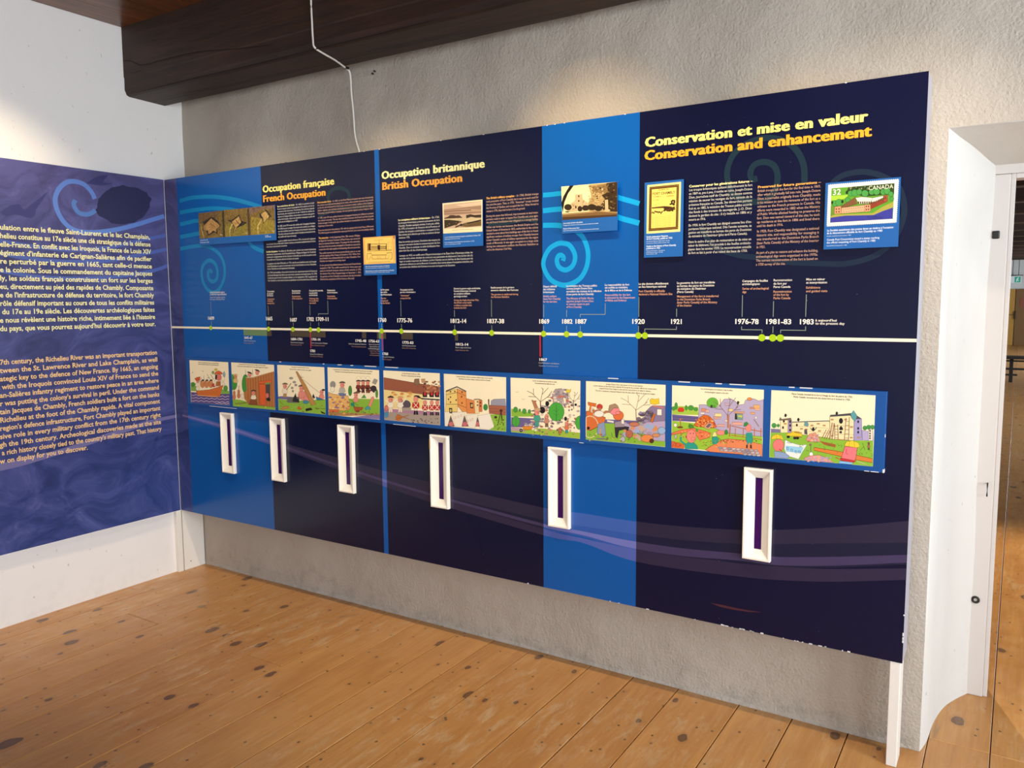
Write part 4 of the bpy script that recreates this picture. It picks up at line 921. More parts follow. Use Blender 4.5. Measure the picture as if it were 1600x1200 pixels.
d.p('#5c9c2a', [862, 162, 1518, 108, 1500, 480, 847, 520]); d.p('#a4cc3c', [858, 240, 1040, 228, 1000, 270, 900, 290, 858, 285]); d.p('#2c4416', [1040, 148, 1518, 108, 1514, 220, 1200, 250, 1020, 190])
d.p('#3a3c96', [848, 470, 1000, 445, 1300, 440, 1400, 395, 1503, 360, 1498, 480, 847, 520]); d.p('#a8a044', [849, 455, 900, 435, 1290, 420, 1400, 350, 1508, 300, 1503, 362, 1400, 397, 1300, 440, 1000, 447, 848, 468]); d.p('#6a8c30', [853, 350, 900, 340, 890, 430, 849, 455])
for (a, b, c) in ((1060, 215, 30), (1105, 210, 36), (1150, 200, 30), (1210, 215, 36), (1280, 200, 30), (1330, 195, 36), (1400, 200, 30), (1440, 190, 34), (1480, 220, 26), (1030, 285, 28), (900, 320, 32), (940, 310, 36), (1490, 270, 22)): d.e('#4a9a44', a, b, c, c, '#1c4018')
for (a, b, c) in ((1022, 205, 14), (868, 310, 12), (975, 300, 14), (1130, 160, 10), (1220, 150, 10), (1300, 170, 8)): d.e('#1c3010', a, b, c, c*1.3, n=8)
for i in range(14): d.e('#c8c49a', random.uniform(1050, 1250), random.uniform(145, 170), 6, 3, n=5)
d.p('#7a5230', [960, 350, 1110, 255, 1130, 325, 985, 365], '#3a2010'); d.p('#f0e2cc', [1110, 262, 1180, 250, 1290, 262, 1260, 320, 1150, 325], '#5a3a20'); d.p('#efe4d2', [1290, 262, 1400, 240, 1440, 235, 1330, 300, 1270, 310], '#5a3a20'); d.p('#8c3c24', [1260, 320, 1440, 262, 1445, 300, 1270, 380])
d.p('#a04a30', [1400, 240, 1445, 228, 1447, 295, 1405, 305], '#3a2010')
d.p('#d9946c', [895, 355, 960, 345, 965, 425, 890, 430], '#5a2c14'); d.p('#e8a880', [965, 365, 1210, 335, 1215, 405, 965, 425], '#5a2c14'); d.p('#e09870', [1205, 330, 1268, 332, 1270, 400, 1210, 408], '#5a2c14')
for i in range(11): d.e('#5a2c14', 985+i*22, 380-i*2.2, 5, 4, n=6)
for i in range(9): d.e('#5a2c14', 990+i*26, 405-i*2, 4, 4, n=6)
for (a, b) in ((912, 378), (940, 376), (912, 408), (940, 406), (1225, 350), (1248, 350), (1225, 382), (1248, 380)): d.e('#3a1c0c', a, b, 7, 9, n=6)
for i in range(7): d.p('#4a2c18', [1135+i*22, 300, 1150+i*22, 298, 1150+i*22, 322, 1137+i*22, 322])
for i in range(8): d.p('#4a2c18', [1290+i*18, 300-i*7, 1300+i*18, 298-i*7, 1300+i*18, 320-i*7, 1292+i*18, 322-i*7])
d.t('32', 870, 232, 960, 226, 58, '#f4f2e0', .012); d.t('CANADA', 1245, 180, 1505, 162, 42, '#e8e8cc', .002); d.t('Fort Chambly, Qc.', 1235, 465, 1370, 456, 13, '#14163c'); d.t('Fort Chambly (Québec)', 1255, 480, 1400, 472, 11, '#14163c')
k.make('stamp_print', M['ink'], e)
k = ink(-.014); k.base = 8; d = Draw(k, (1170, 270), 6.667)
for (tx, a, b, c, dd, h_, off) in (('La Société canadienne des postes émet un timbre à l’occasion', 815, 612, 1507, 575, 20, .02), ('de la réouverture officielle du fort Chambly en 1983', 812, 640, 1392, 612, 20, .02), ('Société canadienne des postes, 1983', 812, 665, 1065, 655, 11, 0), ('Canada Post Corporation issued a stamp marking', 812, 708, 1360, 685, 20, .012), ('the official reopening of Fort Chambly in 1983', 812, 738, 1320, 716, 20, .012), ('Canada Post Corporation, 1983', 810, 768, 1022, 757, 11, 0)): d.t(tx, a, b, c, dd, h_, '#dfe8f4', off)
k.make('caption', M['ink'], e)

# ---------------------------------------------------------------- cartoon strip
YS = -.022
st = empty('illustration_strip', (1.9, YS, .985), 'long blue strip board with ten framed cartoon drawings mounted across the panel', 'strip board')
box('board', (.140, 3.6745, YS, -.0012, .985, 1.2455), mat('strip_blue', '#0c4f98', .35), st, .001)
CR = '#faedc8'; SK = '#e8907c'; DK = '#3a2412'
GRN = '#86b42a'; 
def pic(idx, o, sc, corners, label, fn):
    k = ink(YS); d = Draw(k, o, sc); cs = []
    for a, b in corners: cs += [a, b]
    d.p(CR, cs); CAPS.clear(); fn(d); po_ = k.make('picture', M['ink'], st, label)
    k2 = ink(YS); k2.base = 10; d2_ = Draw(k2, o, sc)
    for (a_, off_) in CAPS: d2_.t(*a_, '#2c2414', off_)
    k2.make('caption', M['ink'], po_)
CAPS = []
def cap2(d, *rows):
    for r_ in rows: CAPS.append((r_, .02))
def man(d, x, y, s, hat='#4c4436', shirt='#e8dcc0', pants='#7a5a3c', skin=SK, tricorn=True, legs=True):
    """small cartoon man: head centre x,y; s = head half height in crop px"""
    if legs: d.p(pants, [x-.6*s, y+2.8*s, x+.6*s, y+2.8*s, x+.7*s, y+4.4*s, x+.1*s, y+4.4*s, x, y+3.4*s, x-.1*s, y+4.4*s, x-.7*s, y+4.4*s], DK, 2)
    d.p(shirt, [x-.8*s, y+.9*s, x+.8*s, y+.9*s, x+1.2*s, y+2.3*s, x+.75*s, y+2.5*s, x+.7*s, y+2.9*s, x-.7*s, y+2.9*s, x-.75*s, y+2.5*s, x-1.2*s, y+2.3*s], DK, 2)
    d.e(skin, x, y, .72*s, s, '#8a4a3c', n=12); d.e(skin, x+.5*s, y+.15*s, .3*s, .22*s, '#8a4a3c', n=8)
    if tricorn: d.p(hat, [x-1.2*s, y-.6*s, x-.8*s, y-1.1*s, x, y-1.35*s, x+.9*s, y-1.1*s, x+1.25*s, y-.55*s, x, y-.75*s])
    elif hat: d.p(hat, [x-.8*s, y-.5*s, x-.7*s, y-1.1*s, x, y-1.4*s, x+.7*s, y-1.1*s, x+.8*s, y-.5*s], DK, 2)
    d.e('#2c1c14', x-.1*s, y-.1*s, .09*s, .12*s, n=6); d.e('#2c1c14', x+.35*s, y-.12*s, .09*s, .12*s, n=6)
def f1(d):
    cap2(d, ('Samuel de Champlain explore la rivière des Iroquois (Richelieu)', 250, 170, 568, 186, 16), ('Samuel de Champlain explores the Iroquois (Richelieu) River', 250, 198, 570, 213, 16))
    d.p('#7fae4a', [130, 480, 170, 470, 215, 500, 240, 610, 134, 610]); d.e('#4a8a38', 165, 510, 32, 40); d.p('#7fae4a', [620, 580, 660, 600, 735, 610, 738, 660, 600, 665]); d.e('#5a9a3c', 675, 570, 36, 50); d.l(DK, 3, [672, 560, 675, 615])
    d.p('#5a4a86', [135, 625, 300, 640, 560, 655, 739, 655, 741, 830, 141, 788])
    for yy in (672, 715, 760, 800): 
        d.wave('#d8cfe0', 7, 150, yy, 730, yy+26, 7, 9) if yy < 790 else d.wave('#d8cfe0', 7, 520, yy-4, 735, yy+12, 3, 7)
    man(d, 240, 450, 34, '#cf5a24', '#f0e0c0', legs=False); d.p('#cf5a24', [190, 415, 230, 395, 280, 385, 275, 440, 215, 450], DK)
    for a in (315, 380, 445): d.e('#d2884c', a, 500, 36, 60, '#7a4a20'); d.e('#e0985c', a+6, 470, 22, 24, '#7a4a20', n=10); d.p('#2a2220', [a-30, 480, a-10, 430, a+20, 428, a+28, 450, a-8, 452])
    d.e('#efe2c4', 240, 570, 30, 32, '#7a4a20'); d.e('#c83c2c', 490, 520, 30, 28, '#6a2018')
    d.p('#f0e4c8', [500, 450, 540, 430, 620, 440, 670, 500, 640, 540, 500, 530], DK); d.p('#b0682c', [530, 460, 600, 455, 600, 530, 520, 530]); d.e('#e07a68', 572, 395, 42, 54, '#7a3a30'); d.p('#241c1c', [515, 350, 545, 360, 540, 430, 512, 425]); d.p('#d8622a', [500, 350, 520, 310, 570, 290, 620, 320, 630, 350, 570, 340], DK); d.e('#c8b030', 525, 275, 26, 20); d.e('#8a9a5a', 480, 320, 22, 26)
    d.p('#9ab0b0', [630, 330, 655, 300, 675, 350, 660, 400, 635, 380], '#4a5a5a'); d.l('#d8c8a8', 10, [660, 400, 655, 450, 625, 480])
    for (a, b, c, e_) in ((275, 470, 300, 400), (340, 440, 335, 370), (385, 345, 430, 420), (440, 345, 490, 430), (385, 405, 420, 405)): d.l('#4a4a3c', 7, [a, b, c, e_])
    d.p('#d2702a', [215, 615, 260, 605, 420, 590, 560, 550, 640, 515, 610, 610, 590, 690, 480, 705, 330, 690, 240, 675], '#6a2c10', 5); d.wave('#f0d8b0', 6, 240, 678, 570, 702, 9, 4)
    for i in range(14): d.e('#5a2810', 300+i*20, 640+(i % 3)*14-i*2, 4, 4, n=5)
    d.e('#9a8a60', 160, 318, 12, 5, n=6); d.e('#9a8a60', 320, 300, 12, 5, n=6)
pic(1, (285, 550), 10, [(110, 127), (716, 160), (740, 832), (137, 788)], 'explorers in an orange boat on violet water', f1)
def f2(d):
    cap2(d, ('Construction du fort de bois pour assurer la défense contre les Iroquois', 880, 196, 1300, 220, 16), ('Construction of the wooden fort to ensure defence against the Iroquois', 858, 228, 1335, 252, 16))
    d.p('#8cb83a', [785, 740, 900, 745, 1050, 790, 1450, 830, 1452, 903, 790, 848])
    d.e('#3c9434', 815, 480, 42, 110, '#1c5018'); d.e('#3c9434', 985, 500, 56, 150, '#1c5018'); d.p('#3c9434', [772, 345, 800, 350, 820, 500, 800, 600, 778, 590])
    man(d, 830, 385, 34, '#d8b878', '#d8b878', legs=False, skin='#d8905c')
    for a, b in ((810, 640), (880, 620)): d.e('#c87a4c', a, b, 20, 34, '#6a3418'); d.e('#c87a4c', a, b+60, 26, 44, '#6a3418'); d.l('#6a4020', 5, [a-14, b-100, a+10, b-40]); d.l('#6a4020', 5, [a+16, b-100, a-4, b-40])
    d.e('#f0e2c8', 940, 690, 26, 40, '#7a5a3c'); d.p('#b87838', [960, 640, 1000, 600, 1030, 680, 1020, 800, 970, 730], '#6a3418')
    for a, b in ((1050, 355), (1170, 320)):
        d.e(SK, a, b, 30, 40, '#7a3a30'); d.p('#2c2824', [a-45, b-45, a-20, b-50, a+20, b-40, a+48, b-5, a+20, b-15, a-20, b-28])
    d.l('#3c3c34', 7, [1095, 270, 1100, 380]); d.l('#3c3c34', 6, [985, 275, 990, 380])
    top = [985, 405, 1110, 392, 1280, 345, 1430, 300]
    d.p('#b5713a', [985, 405, 1110, 392, 1280, 345, 1432, 302, 1450, 862, 1030, 822, 1005, 600], '#5a2c10', 4)
    for i in range(22):
        x_ = 1000+i*20.5; yt = 405-(max(0, i-5))*6.2; d.l('#7c4420' if i % 2 else '#d09050', 5, [x_, yt, x_+14, 820+i*1.6]); d.p('#e8d4a0', [x_-8, yt, x_, yt-22, x_+8, yt-2])
    d.p('#e0622a', [1200, 460, 1385, 440, 1388, 480, 1205, 498], '#6a2008'); d.p('#4c4848', [1300, 490, 1375, 482, 1370, 780, 1310, 740]); d.p('#7a9a4a', [1300, 480, 1375, 475, 1370, 500, 1300, 510]); d.p('#e0622a', [1200, 498, 1300, 510, 1302, 825, 1215, 822], '#6a2008', 5); d.e('#d87868', 1325, 680, 26, 40, '#6a2c20'); d.e('#1e1c20', 1345, 740, 34, 26)
    man(d, 1112, 640, 38, '#3a3830', '#f2e6c8', '#b87050', legs=False); d.p('#8a5028', [1060, 740, 1160, 745, 1180, 825, 1040, 820], '#4a2408')
    for i in range(5): d.l('#6a4020', 8, [820+i*34, 800-i*4, 880+i*34, 830-i*8])
    d.e('#e8d860', 870, 832, 10, 7, n=6); d.e('#e8d860', 1300, 860, 12, 8, n=6)
pic(2, (285, 550), 10, [(761, 161), (1432, 200), (1453, 905), (791, 847)], 'wooden palisade with a man working before an orange door', f2)
def rubble(d, n_, x0, x1, y0, y1_, cols, r=10):
    for _ in range(n_): d.e(random.choice(cols), random.uniform(x0, x1), random.uniform(y0, y1_), random.uniform(.5, 1.3)*r, random.uniform(.4, .9)*r, n=7)
def f3(d):
    cap2(d, ('Incendie et reconstruction du fort', 270, 127, 515, 139, 14), ('Burned then rebuilt, the fort rises again', 248, 156, 545, 172, 14))
    d.p('#8ab83a', [88, 560, 300, 590, 745, 570, 747, 780, 92, 716]); d.p('#6f6a9c', [84, 530, 140, 525, 280, 535, 280, 580, 86, 560])
    d.p('#6e6a62', [200, 590, 240, 540, 380, 530, 380, 620, 220, 615]); d.p('#2a2a2a', [285, 600, 290, 560, 310, 520, 330, 480, 345, 560, 370, 560, 375, 610])
    for (a, b) in ((265, 275), (310, 330), (280, 410), (290, 455), (330, 370)): d.e('#9c9884', a, b, 30-(b-275)*.08, 18, n=9)
    man(d, 180, 385, 36, '#6a6048', '#efe2c4', '#b08a50'); d.l('#8a7040', 12, [200, 440, 265, 345])
    d.e('#e59080', 440, 520, 74, 62, '#8a4a3c'); d.e('#e59080', 500, 555, 60, 40, '#8a4a3c'); man(d, 410, 420, 42, '#5c5240', '#e59080', legs=False); d.e('#4a8a9c', 470, 605, 42, 26, '#2a4a50')
    d.p('#c08a4c', [330, 185, 350, 180, 470, 370, 610, 640, 550, 655, 430, 400], '#6a3c18', 5); d.l('#7a6a48', 4, [430, 290, 600, 430, 720, 520]); d.l('#7a6a48', 4, [375, 265, 440, 260]); d.l('#7a6a48', 4, [405, 230, 410, 290])
    man(d, 690, 470, 34, None, '#e59080', '#4a78a0', tricorn=False, legs=False); d.p('#3a78a0', [610, 530, 690, 560, 730, 575, 620, 580], DK); d.e('#1c1410', 715, 438, 22, 14)
    d.p('#2c2c28', [560, 530, 575, 490, 600, 545, 580, 560])
    d.p('#c08a4c', [120, 700, 170, 660, 240, 665, 235, 690, 140, 715], '#6a3c18'); d.e('#c8682c', 385, 690, 34, 22, '#6a2c10'); d.p('#241c14', [465, 700, 540, 682, 565, 715, 470, 735]); d.p('#241c14', [670, 728, 740, 760, 738, 778, 690, 760]); rubble(d, 26, 110, 720, 640, 740, ('#5a7a20', '#a8582c', '#6a4a20', '#b8c85a'), 9); d.l('#7a5a2c', 6, [100, 590, 160, 650]); d.l('#7a5a2c', 6, [590, 690, 740, 700])
pic(3, (425, 560), 8.889, [(72, 89), (726, 123), (746, 781), (91, 717)], 'men raising a heavy wooden post beside a burnt ruin', f3)
def f4(d):
    cap2(d, ('Le gouverneur de Vaudreuil fait construire le fort de pierre par ses soldats', 850, 160, 1395, 188, 15), ('Governor de Vaudreuil has the stone fort built by his soldiers', 875, 190, 1378, 218, 15))
    d.p('#8ab83a', [1050, 560, 1200, 560, 1490, 565, 1497, 800, 790, 770, 788, 700]); d.p('#8c7ba8', [1240, 800, 1497, 770, 1498, 848, 1100, 818]); d.p('#b08850', [786, 745, 1497, 770, 1497, 785, 1000, 800, 790, 790])
    d.p('#eab86c', [782, 470, 860, 500, 1060, 520, 1085, 700, 1000, 730, 786, 710], '#7a4a20', 5); rubble(d, 30, 800, 1070, 530, 700, ('#8a7a9c', '#d8904c', '#c87848', '#f0d090'), 22)
    d.l('#6a4a28', 5, [990, 610, 1000, 710]); d.p('#d8703c', [790, 710, 930, 710, 935, 745, 790, 748], '#6a2c10')
    d.e('#9a948c', 845, 365, 38, 48, '#4a463c'); d.e('#f4ead0', 840, 430, 28, 40, '#7a6a50')
    man(d, 975, 370, 40, '#5c5240', '#b8b4a4', '#4a5a70', legs=False); d.p('#6a78a0', [920, 480, 1030, 490, 1020, 520, 940, 520], DK)
    d.e('#4a8838', 1085, 450, 26, 72, '#1c4018'); d.e('#5a9038', 1455, 490, 18, 60, '#1c4018'); d.p('#4a9a3c', [1240, 550, 1280, 500, 1310, 550], '#1c4018')
    for a in (1200, 1265, 1330): d.l('#a89878', 3, [a-30, 290, a-20, 250, a+20, 250, a+36, 285]); man(d, a, 340, 32, '#241c18', '#7a3828', '#7a3828'); 
    rubble(d, 40, 1180, 1440, 400, 470, ('#6a2c20', '#241c18', '#a04a30', '#3a3030'), 16); d.e('#3c3034', 1410, 420, 44, 44); d.p('#a0988c', [1390, 340, 1420, 280, 1470, 300, 1440, 365], '#5a5448')
    man(d, 1165, 510, 34, '#5c5240', '#e59080', '#3c8a6c', legs=False); d.l('#6a4a28', 6, [1070, 560, 1200, 660])
    d.p('#e89078', [1340, 650, 1380, 540, 1410, 530, 1420, 560, 1370, 680], '#7a3a30'); d.p('#4aa0a8', [1290, 690, 1330, 660, 1370, 690, 1360, 720, 1330, 700, 1300, 720], DK); d.p('#2c8a6c', [1090, 620, 1140, 610, 1150, 670, 1100, 660])
    d.p('#a8582c', [1130, 670, 1270, 680, 1250, 720, 1150, 730], DK); d.e('#8a3a20', 1190, 735, 30, 16); rubble(d, 40, 800, 1480, 735, 790, ('#5a7a20', '#a8582c', '#6a4a20', '#3c2c18'), 9); d.e('#e8b050', 1000, 765, 20, 14)
pic(4, (425, 560), 8.889, [(770, 123), (1487, 163), (1498, 852), (786, 785)], 'soldiers building the stone wall under an officer', f4)
def soldier(d, x, y, s):
    d.p('#f0e0c8', [x-.5*s, y+2.4*s, x+.5*s, y+2.4*s, x+.5*s, y+4*s, x-.5*s, y+4*s], DK); d.p('#1c1818', [x-.6*s, y+4*s, x-.05*s, y+4*s, x-.05*s, y+5.4*s, x-.8*s, y+5.4*s]); d.p('#1c1818', [x+.1*s, y+4*s, x+.6*s, y+4*s, x+.9*s, y+5.4*s, x+.1*s, y+5.4*s])
    d.p('#c83428', [x-1.1*s, y+1.1*s, x+1.1*s, y+1.1*s, x+1.3*s, y+2.6*s, x+.8*s, y+3.2*s, x-.8*s, y+3.2*s, x-1.3*s, y+2.6*s], '#5a1810'); d.l('#f4e8d0', .22*s, [x-.8*s, y+1.2*s, x+.8*s, y+3*s]); d.l('#f4e8d0', .22*s, [x+.8*s, y+1.2*s, x-.8*s, y+3*s]); d.e(SK, x, y, .8*s, s, '#7a3a30', n=12)
def f5(d):
    cap2(d, ('Le fort français tombe en 1760', 292, 110, 505, 118, 14), ('The fort is captured by the British', 282, 134, 512, 146, 14))
    d.p('#b08098', [76, 520, 740, 560, 744, 718, 82, 655]); d.p('#a8988a', [78, 560, 740, 600, 744, 718, 82, 655]); d.p('#f0d890', [72, 290, 540, 340, 560, 520, 76, 520])
    d.p('#a86448', [74, 152, 440, 215, 740, 265, 738, 350, 540, 350, 76, 292], '#5a2c18', 5)
    for i in range(9): d.l('#6a3420', 3, [76, 165+i*14, 440, 222+i*13, 560, 250+i*10])
    d.p('#8a6a50', [430, 220, 440, 170, 495, 165, 500, 225, 470, 250], DK); d.p('#c89a68', [520, 170, 565, 168, 570, 215, 525, 210], DK); rubble(d, 34, 550, 735, 200, 330, ('#8a5a40', '#c88a58', '#6a4030', '#d8a070'), 16); rubble(d, 12, 110, 430, 320, 380, ('#d8904c', '#e8b868', '#b87840'), 20)
    d.e('#5a5058', 330, 475, 66, 56); d.p('#a8988a', [250, 510, 400, 510, 400, 550, 250, 550])
    for a in (155, 270):
        d.l('#f4e8d0', 16, [a, 470, a-62, 420]); d.l('#f4e8d0', 16, [a+10, 470, a+70, 400]); man(d, a, 415, 34, '#2c2824' if a < 200 else '#d8a860', '#f4e8d0', '#f0dcc0')
    d.e('#d87868', 105, 515, 22, 34, '#6a2c20'); d.p('#4a90b0', [80, 570, 130, 560, 125, 620, 90, 630], DK)
    d.p('#2c2824', [425, 375, 450, 362, 490, 365, 530, 405, 480, 395]); soldier(d, 455, 410, 34)
    for a in (565, 645, 710): d.p('#1c1818', [a-30, 360, a-20, 320, a, 340, a+20, 320, a+26, 385, a-24, 385]); d.e('#c83428', a, 345, 14, 26, n=8); soldier(d, a, 450, 28)
    d.p('#1c1818', [520, 395, 740, 410, 740, 425, 520, 410]); d.p('#c8702c', [215, 620, 250, 590, 300, 620, 260, 665, 225, 655], '#6a2c10'); d.l('#a8602c', 8, [210, 650, 370, 600]); d.l('#a8602c', 8, [230, 590, 380, 650]); rubble(d, 22, 400, 720, 640, 695, ('#6a5a4c', '#3c3028'), 9)
pic(5, (590, 570), 7.619, [(68, 66), (740, 101), (745, 720), (81, 656)], 'red-coated soldiers capturing the fort', f5)
def f6(d):
    cap2(d, ('L’armée britannique construit un complexe militaire autour du fort Chambly', 935, 146, 1370, 166, 14), ('The British army builds a military complex around Fort Chambly', 965, 174, 1342, 192, 14))
    d.p('#8ab83a', [1340, 590, 1529, 590, 1530, 794, 1330, 776, 1390, 735]); d.e('#3c8a3c', 1285, 505, 28, 40)
    d.p('#efcf78', [815, 320, 945, 285, 955, 480, 950, 560, 800, 560, 815, 470], '#6a4a20', 5); d.p('#e8964c', [945, 285, 1052, 325, 1060, 560, 1010, 560, 955, 490], '#6a4a20', 5); d.l('#5a4434', 14, [812, 315, 945, 262, 1055, 318]); d.l('#5a4434', 5, [815, 355, 950, 330, 1050, 370]); d.l('#5a4434', 5, [815, 470, 950, 470, 1110, 530])
    d.p('#e08848', [1055, 400, 1150, 425, 1165, 580, 1060, 580], '#6a3018'); d.p('#f0d8a0', [1150, 415, 1205, 415, 1210, 580, 1160, 580], '#6a3018'); d.p('#d87840', [1205, 418, 1245, 425, 1245, 560, 1208, 560], '#6a3018'); d.l('#5a4434', 8, [1145, 412, 1205, 408, 1245, 424])
    for (a, b) in ((868, 320), (920, 318), (868, 385), (845, 410), (868, 445), (935, 420), (1005, 325), (1000, 380), (1005, 455), (1190, 440), (1190, 480), (1225, 450), (1225, 490)): d.e('#5a2c18', a, b, 8, 12, n=7)
    d.p('#2c2824', [1100, 450, 1135, 455, 1140, 520, 1105, 515]); d.e('#d8c070', 1122, 485, 12, 22, n=8); d.p('#2c2824', [850, 512, 888, 515, 890, 580, 855, 575]); d.e('#d8c070', 870, 545, 11, 18, n=8)
    d.p('#f4ead0', [800, 560, 850, 560, 850, 730, 800, 726])
    for (a, b) in ((870, 600), (1035, 600), (1180, 600)):
        d.p('#6a5a5a', [a, b, a+48, 735, a-40, 735]); d.e('#d07070', a+5, 705, 30, 28, '#6a2c2c')
    d.p('#f4ead4', [885, 570, 1040, 560, 1000, 740, 925, 735], '#a89878'); d.p('#f4ead4', [1050, 600, 1195, 580, 1160, 755, 1090, 748], '#a89878'); d.p('#f6edda', [1195, 605, 1335, 580, 1388, 740, 1330, 772, 1220, 760], '#a89878')
    for (a, b) in ((925, 630), (960, 620), (995, 605), (1075, 670), (1105, 660), (1130, 650)): d.l('#b8785a', 4, [a-10, b-12, a+10, b-14, a-10, b+12, a+12, b+10])
    d.p('#9a98a4', [1350, 430, 1380, 410, 1520, 405, 1529, 490, 1345, 485], '#4a463c'); d.p('#a86448', [1320, 480, 1529, 490, 1529, 600, 1330, 580], '#5a2c18'); d.p('#4a3a34', [1315, 410, 1330, 410, 1330, 480, 1318, 480]); d.l('#6a3420', 3, [1325, 520, 1529, 530]); d.l('#6a3420', 3, [1325, 555, 1529, 565])
    for (a, b) in ((1470, 545), ): d.l(DK, 9, [a, 550, 1430, 720]); d.l(DK, 9, [a, 550, 1500, 725]); d.l(DK, 8, [a, 550, 1475, 690]); d.e(DK, a, 545, 20, 14, n=8)
    d.e(DK, 1405, 625, 18, 16, n=8); rubble(d, 22, 1370, 1520, 650, 775, ('#5a7a20', '#a8c850', '#6a4a20'), 10)
pic(6, (590, 570), 7.619, [(788, 106), (1530, 149), (1531, 796), (800, 729)], 'tall orange fort and white tents', f6)
def tree(d, x, y, h_, w, col, lw=6):
    d.l(col, lw*1.6, [x, y, x-.02*w, y-.45*h_]); 
    for (a, b, c, e_) in ((0, .4, -.35, .75), (-.2, .6, -.5, .62), (-.28, .68, -.3, .95), (0, .45, .1, .95), (.05, .7, .3, .98), (0, .4, .4, .7), (.25, .58, .5, .6), (.3, .62, .45, .85), (-.35, .75, -.55, .85), (.1, .9, .02, 1.0)):
        d.l(col, lw*.8, [x+a*w, y-b*h_, x+c*w, y-e_*h_])
def f7(d):
    cap2(d, ('Le fort est abandonné et tombe en ruine', 308, 124, 533, 134, 12), ('The abandoned fort falls into ruin', 328, 146, 515, 156, 12))
    d.p('#8ab83a', [112, 375, 200, 400, 310, 420, 320, 450, 112, 450]); d.p('#6a6090', [112, 455, 360, 470, 360, 560, 110, 545]); d.p('#9cbc3c', [112, 565, 400, 560, 748, 600, 748, 655, 110, 592]); d.p('#b898a0', [112, 545, 200, 555, 250, 590, 111, 580])
    for (a, b, r_) in ((152, 385, 20), (190, 390, 10), (233, 400, 19), (280, 402, 14)): d.e('#4a9a3c', a, b, r_, r_*1.25, '#1c5018')
    d.p('#a89898', [490, 240, 520, 195, 580, 190, 600, 230, 640, 230, 640, 330, 600, 360, 500, 340], '#5a4a4c'); rubble(d, 150, 300, 745, 300, 590, ('#b8a8a4', '#8a7a80', '#d8c0b0', '#c88870', '#6a5a60', '#f0e4d0', '#b06a50'), 14); rubble(d, 30, 490, 640, 200, 340, ('#b8a8a4', '#c8705a', '#8a7a80', '#e0d0c0'), 16)
    d.p('#f0e6c8', [590, 270, 620, 280, 618, 330, 598, 325], DK); tree(d, 385, 400, 220, 230, '#5a4a40'); tree(d, 690, 380, 160, 130, '#6a5448', 4)
    d.e('#1c1818', 445, 330, 18, 24); d.e('#1c1818', 400, 390, 26, 32); d.e('#1c1818', 615, 470, 14, 20); d.e('#1c1818', 708, 340, 12, 12)
    d.p('#b87858', [300, 295, 335, 310, 360, 370, 330, 380], DK); man(d, 350, 410, 30, '#c8a878', '#4aa088', '#4aa088'); man(d, 440, 450, 22, None, '#c88a70', tricorn=False); man(d, 625, 515, 20, None, '#d87a4c', '#2c9a9a', tricorn=False)
    d.e('#4aa83a', 530, 405, 72, 86, '#1c5018', n=24); d.l('#2c5a20', 4, [528, 340, 530, 500]); d.l('#2c5a20', 3, [505, 385, 530, 410, 555, 380]); d.l('#2c5a20', 3, [505, 420, 530, 440, 552, 420])
    d.e('#4aa83a', 155, 495, 36, 48, '#1c5018'); d.l('#2c5a20', 3, [155, 460, 156, 540]); d.p('#4aa83a', [748, 440, 715, 460, 702, 510, 720, 560, 748, 572], '#1c5018')
    d.p('#e8d030', [620, 195, 650, 205, 665, 190, 660, 220, 640, 232, 622, 220], DK)
    d.p('#e08a2c', [210, 540, 315, 535, 300, 570, 230, 575], '#6a3010'); rubble(d, 14, 225, 310, 510, 538, ('#d8c8b8', '#a89a90'), 10); d.e('#2c2824', 203, 578, 15, 17); d.e('#a8a098', 203, 578, 6, 7); d.p('#c86a4c', [545, 560, 570, 545, 580, 600, 550, 612], DK); rubble(d, 30, 260, 740, 580, 625, ('#6a7a3c', '#c89878', '#7a6a50'), 8)
    for (a, b) in ((165, 220), (222, 288), (695, 250)): d.l('#a89878', 3, [a-14, b, a, b+3, a+14, b])
pic(7, (780, 575), 5.926, [(105, 89), (752, 119), (748, 656), (110, 593)], 'overgrown ruins with a big round green tree', f7)
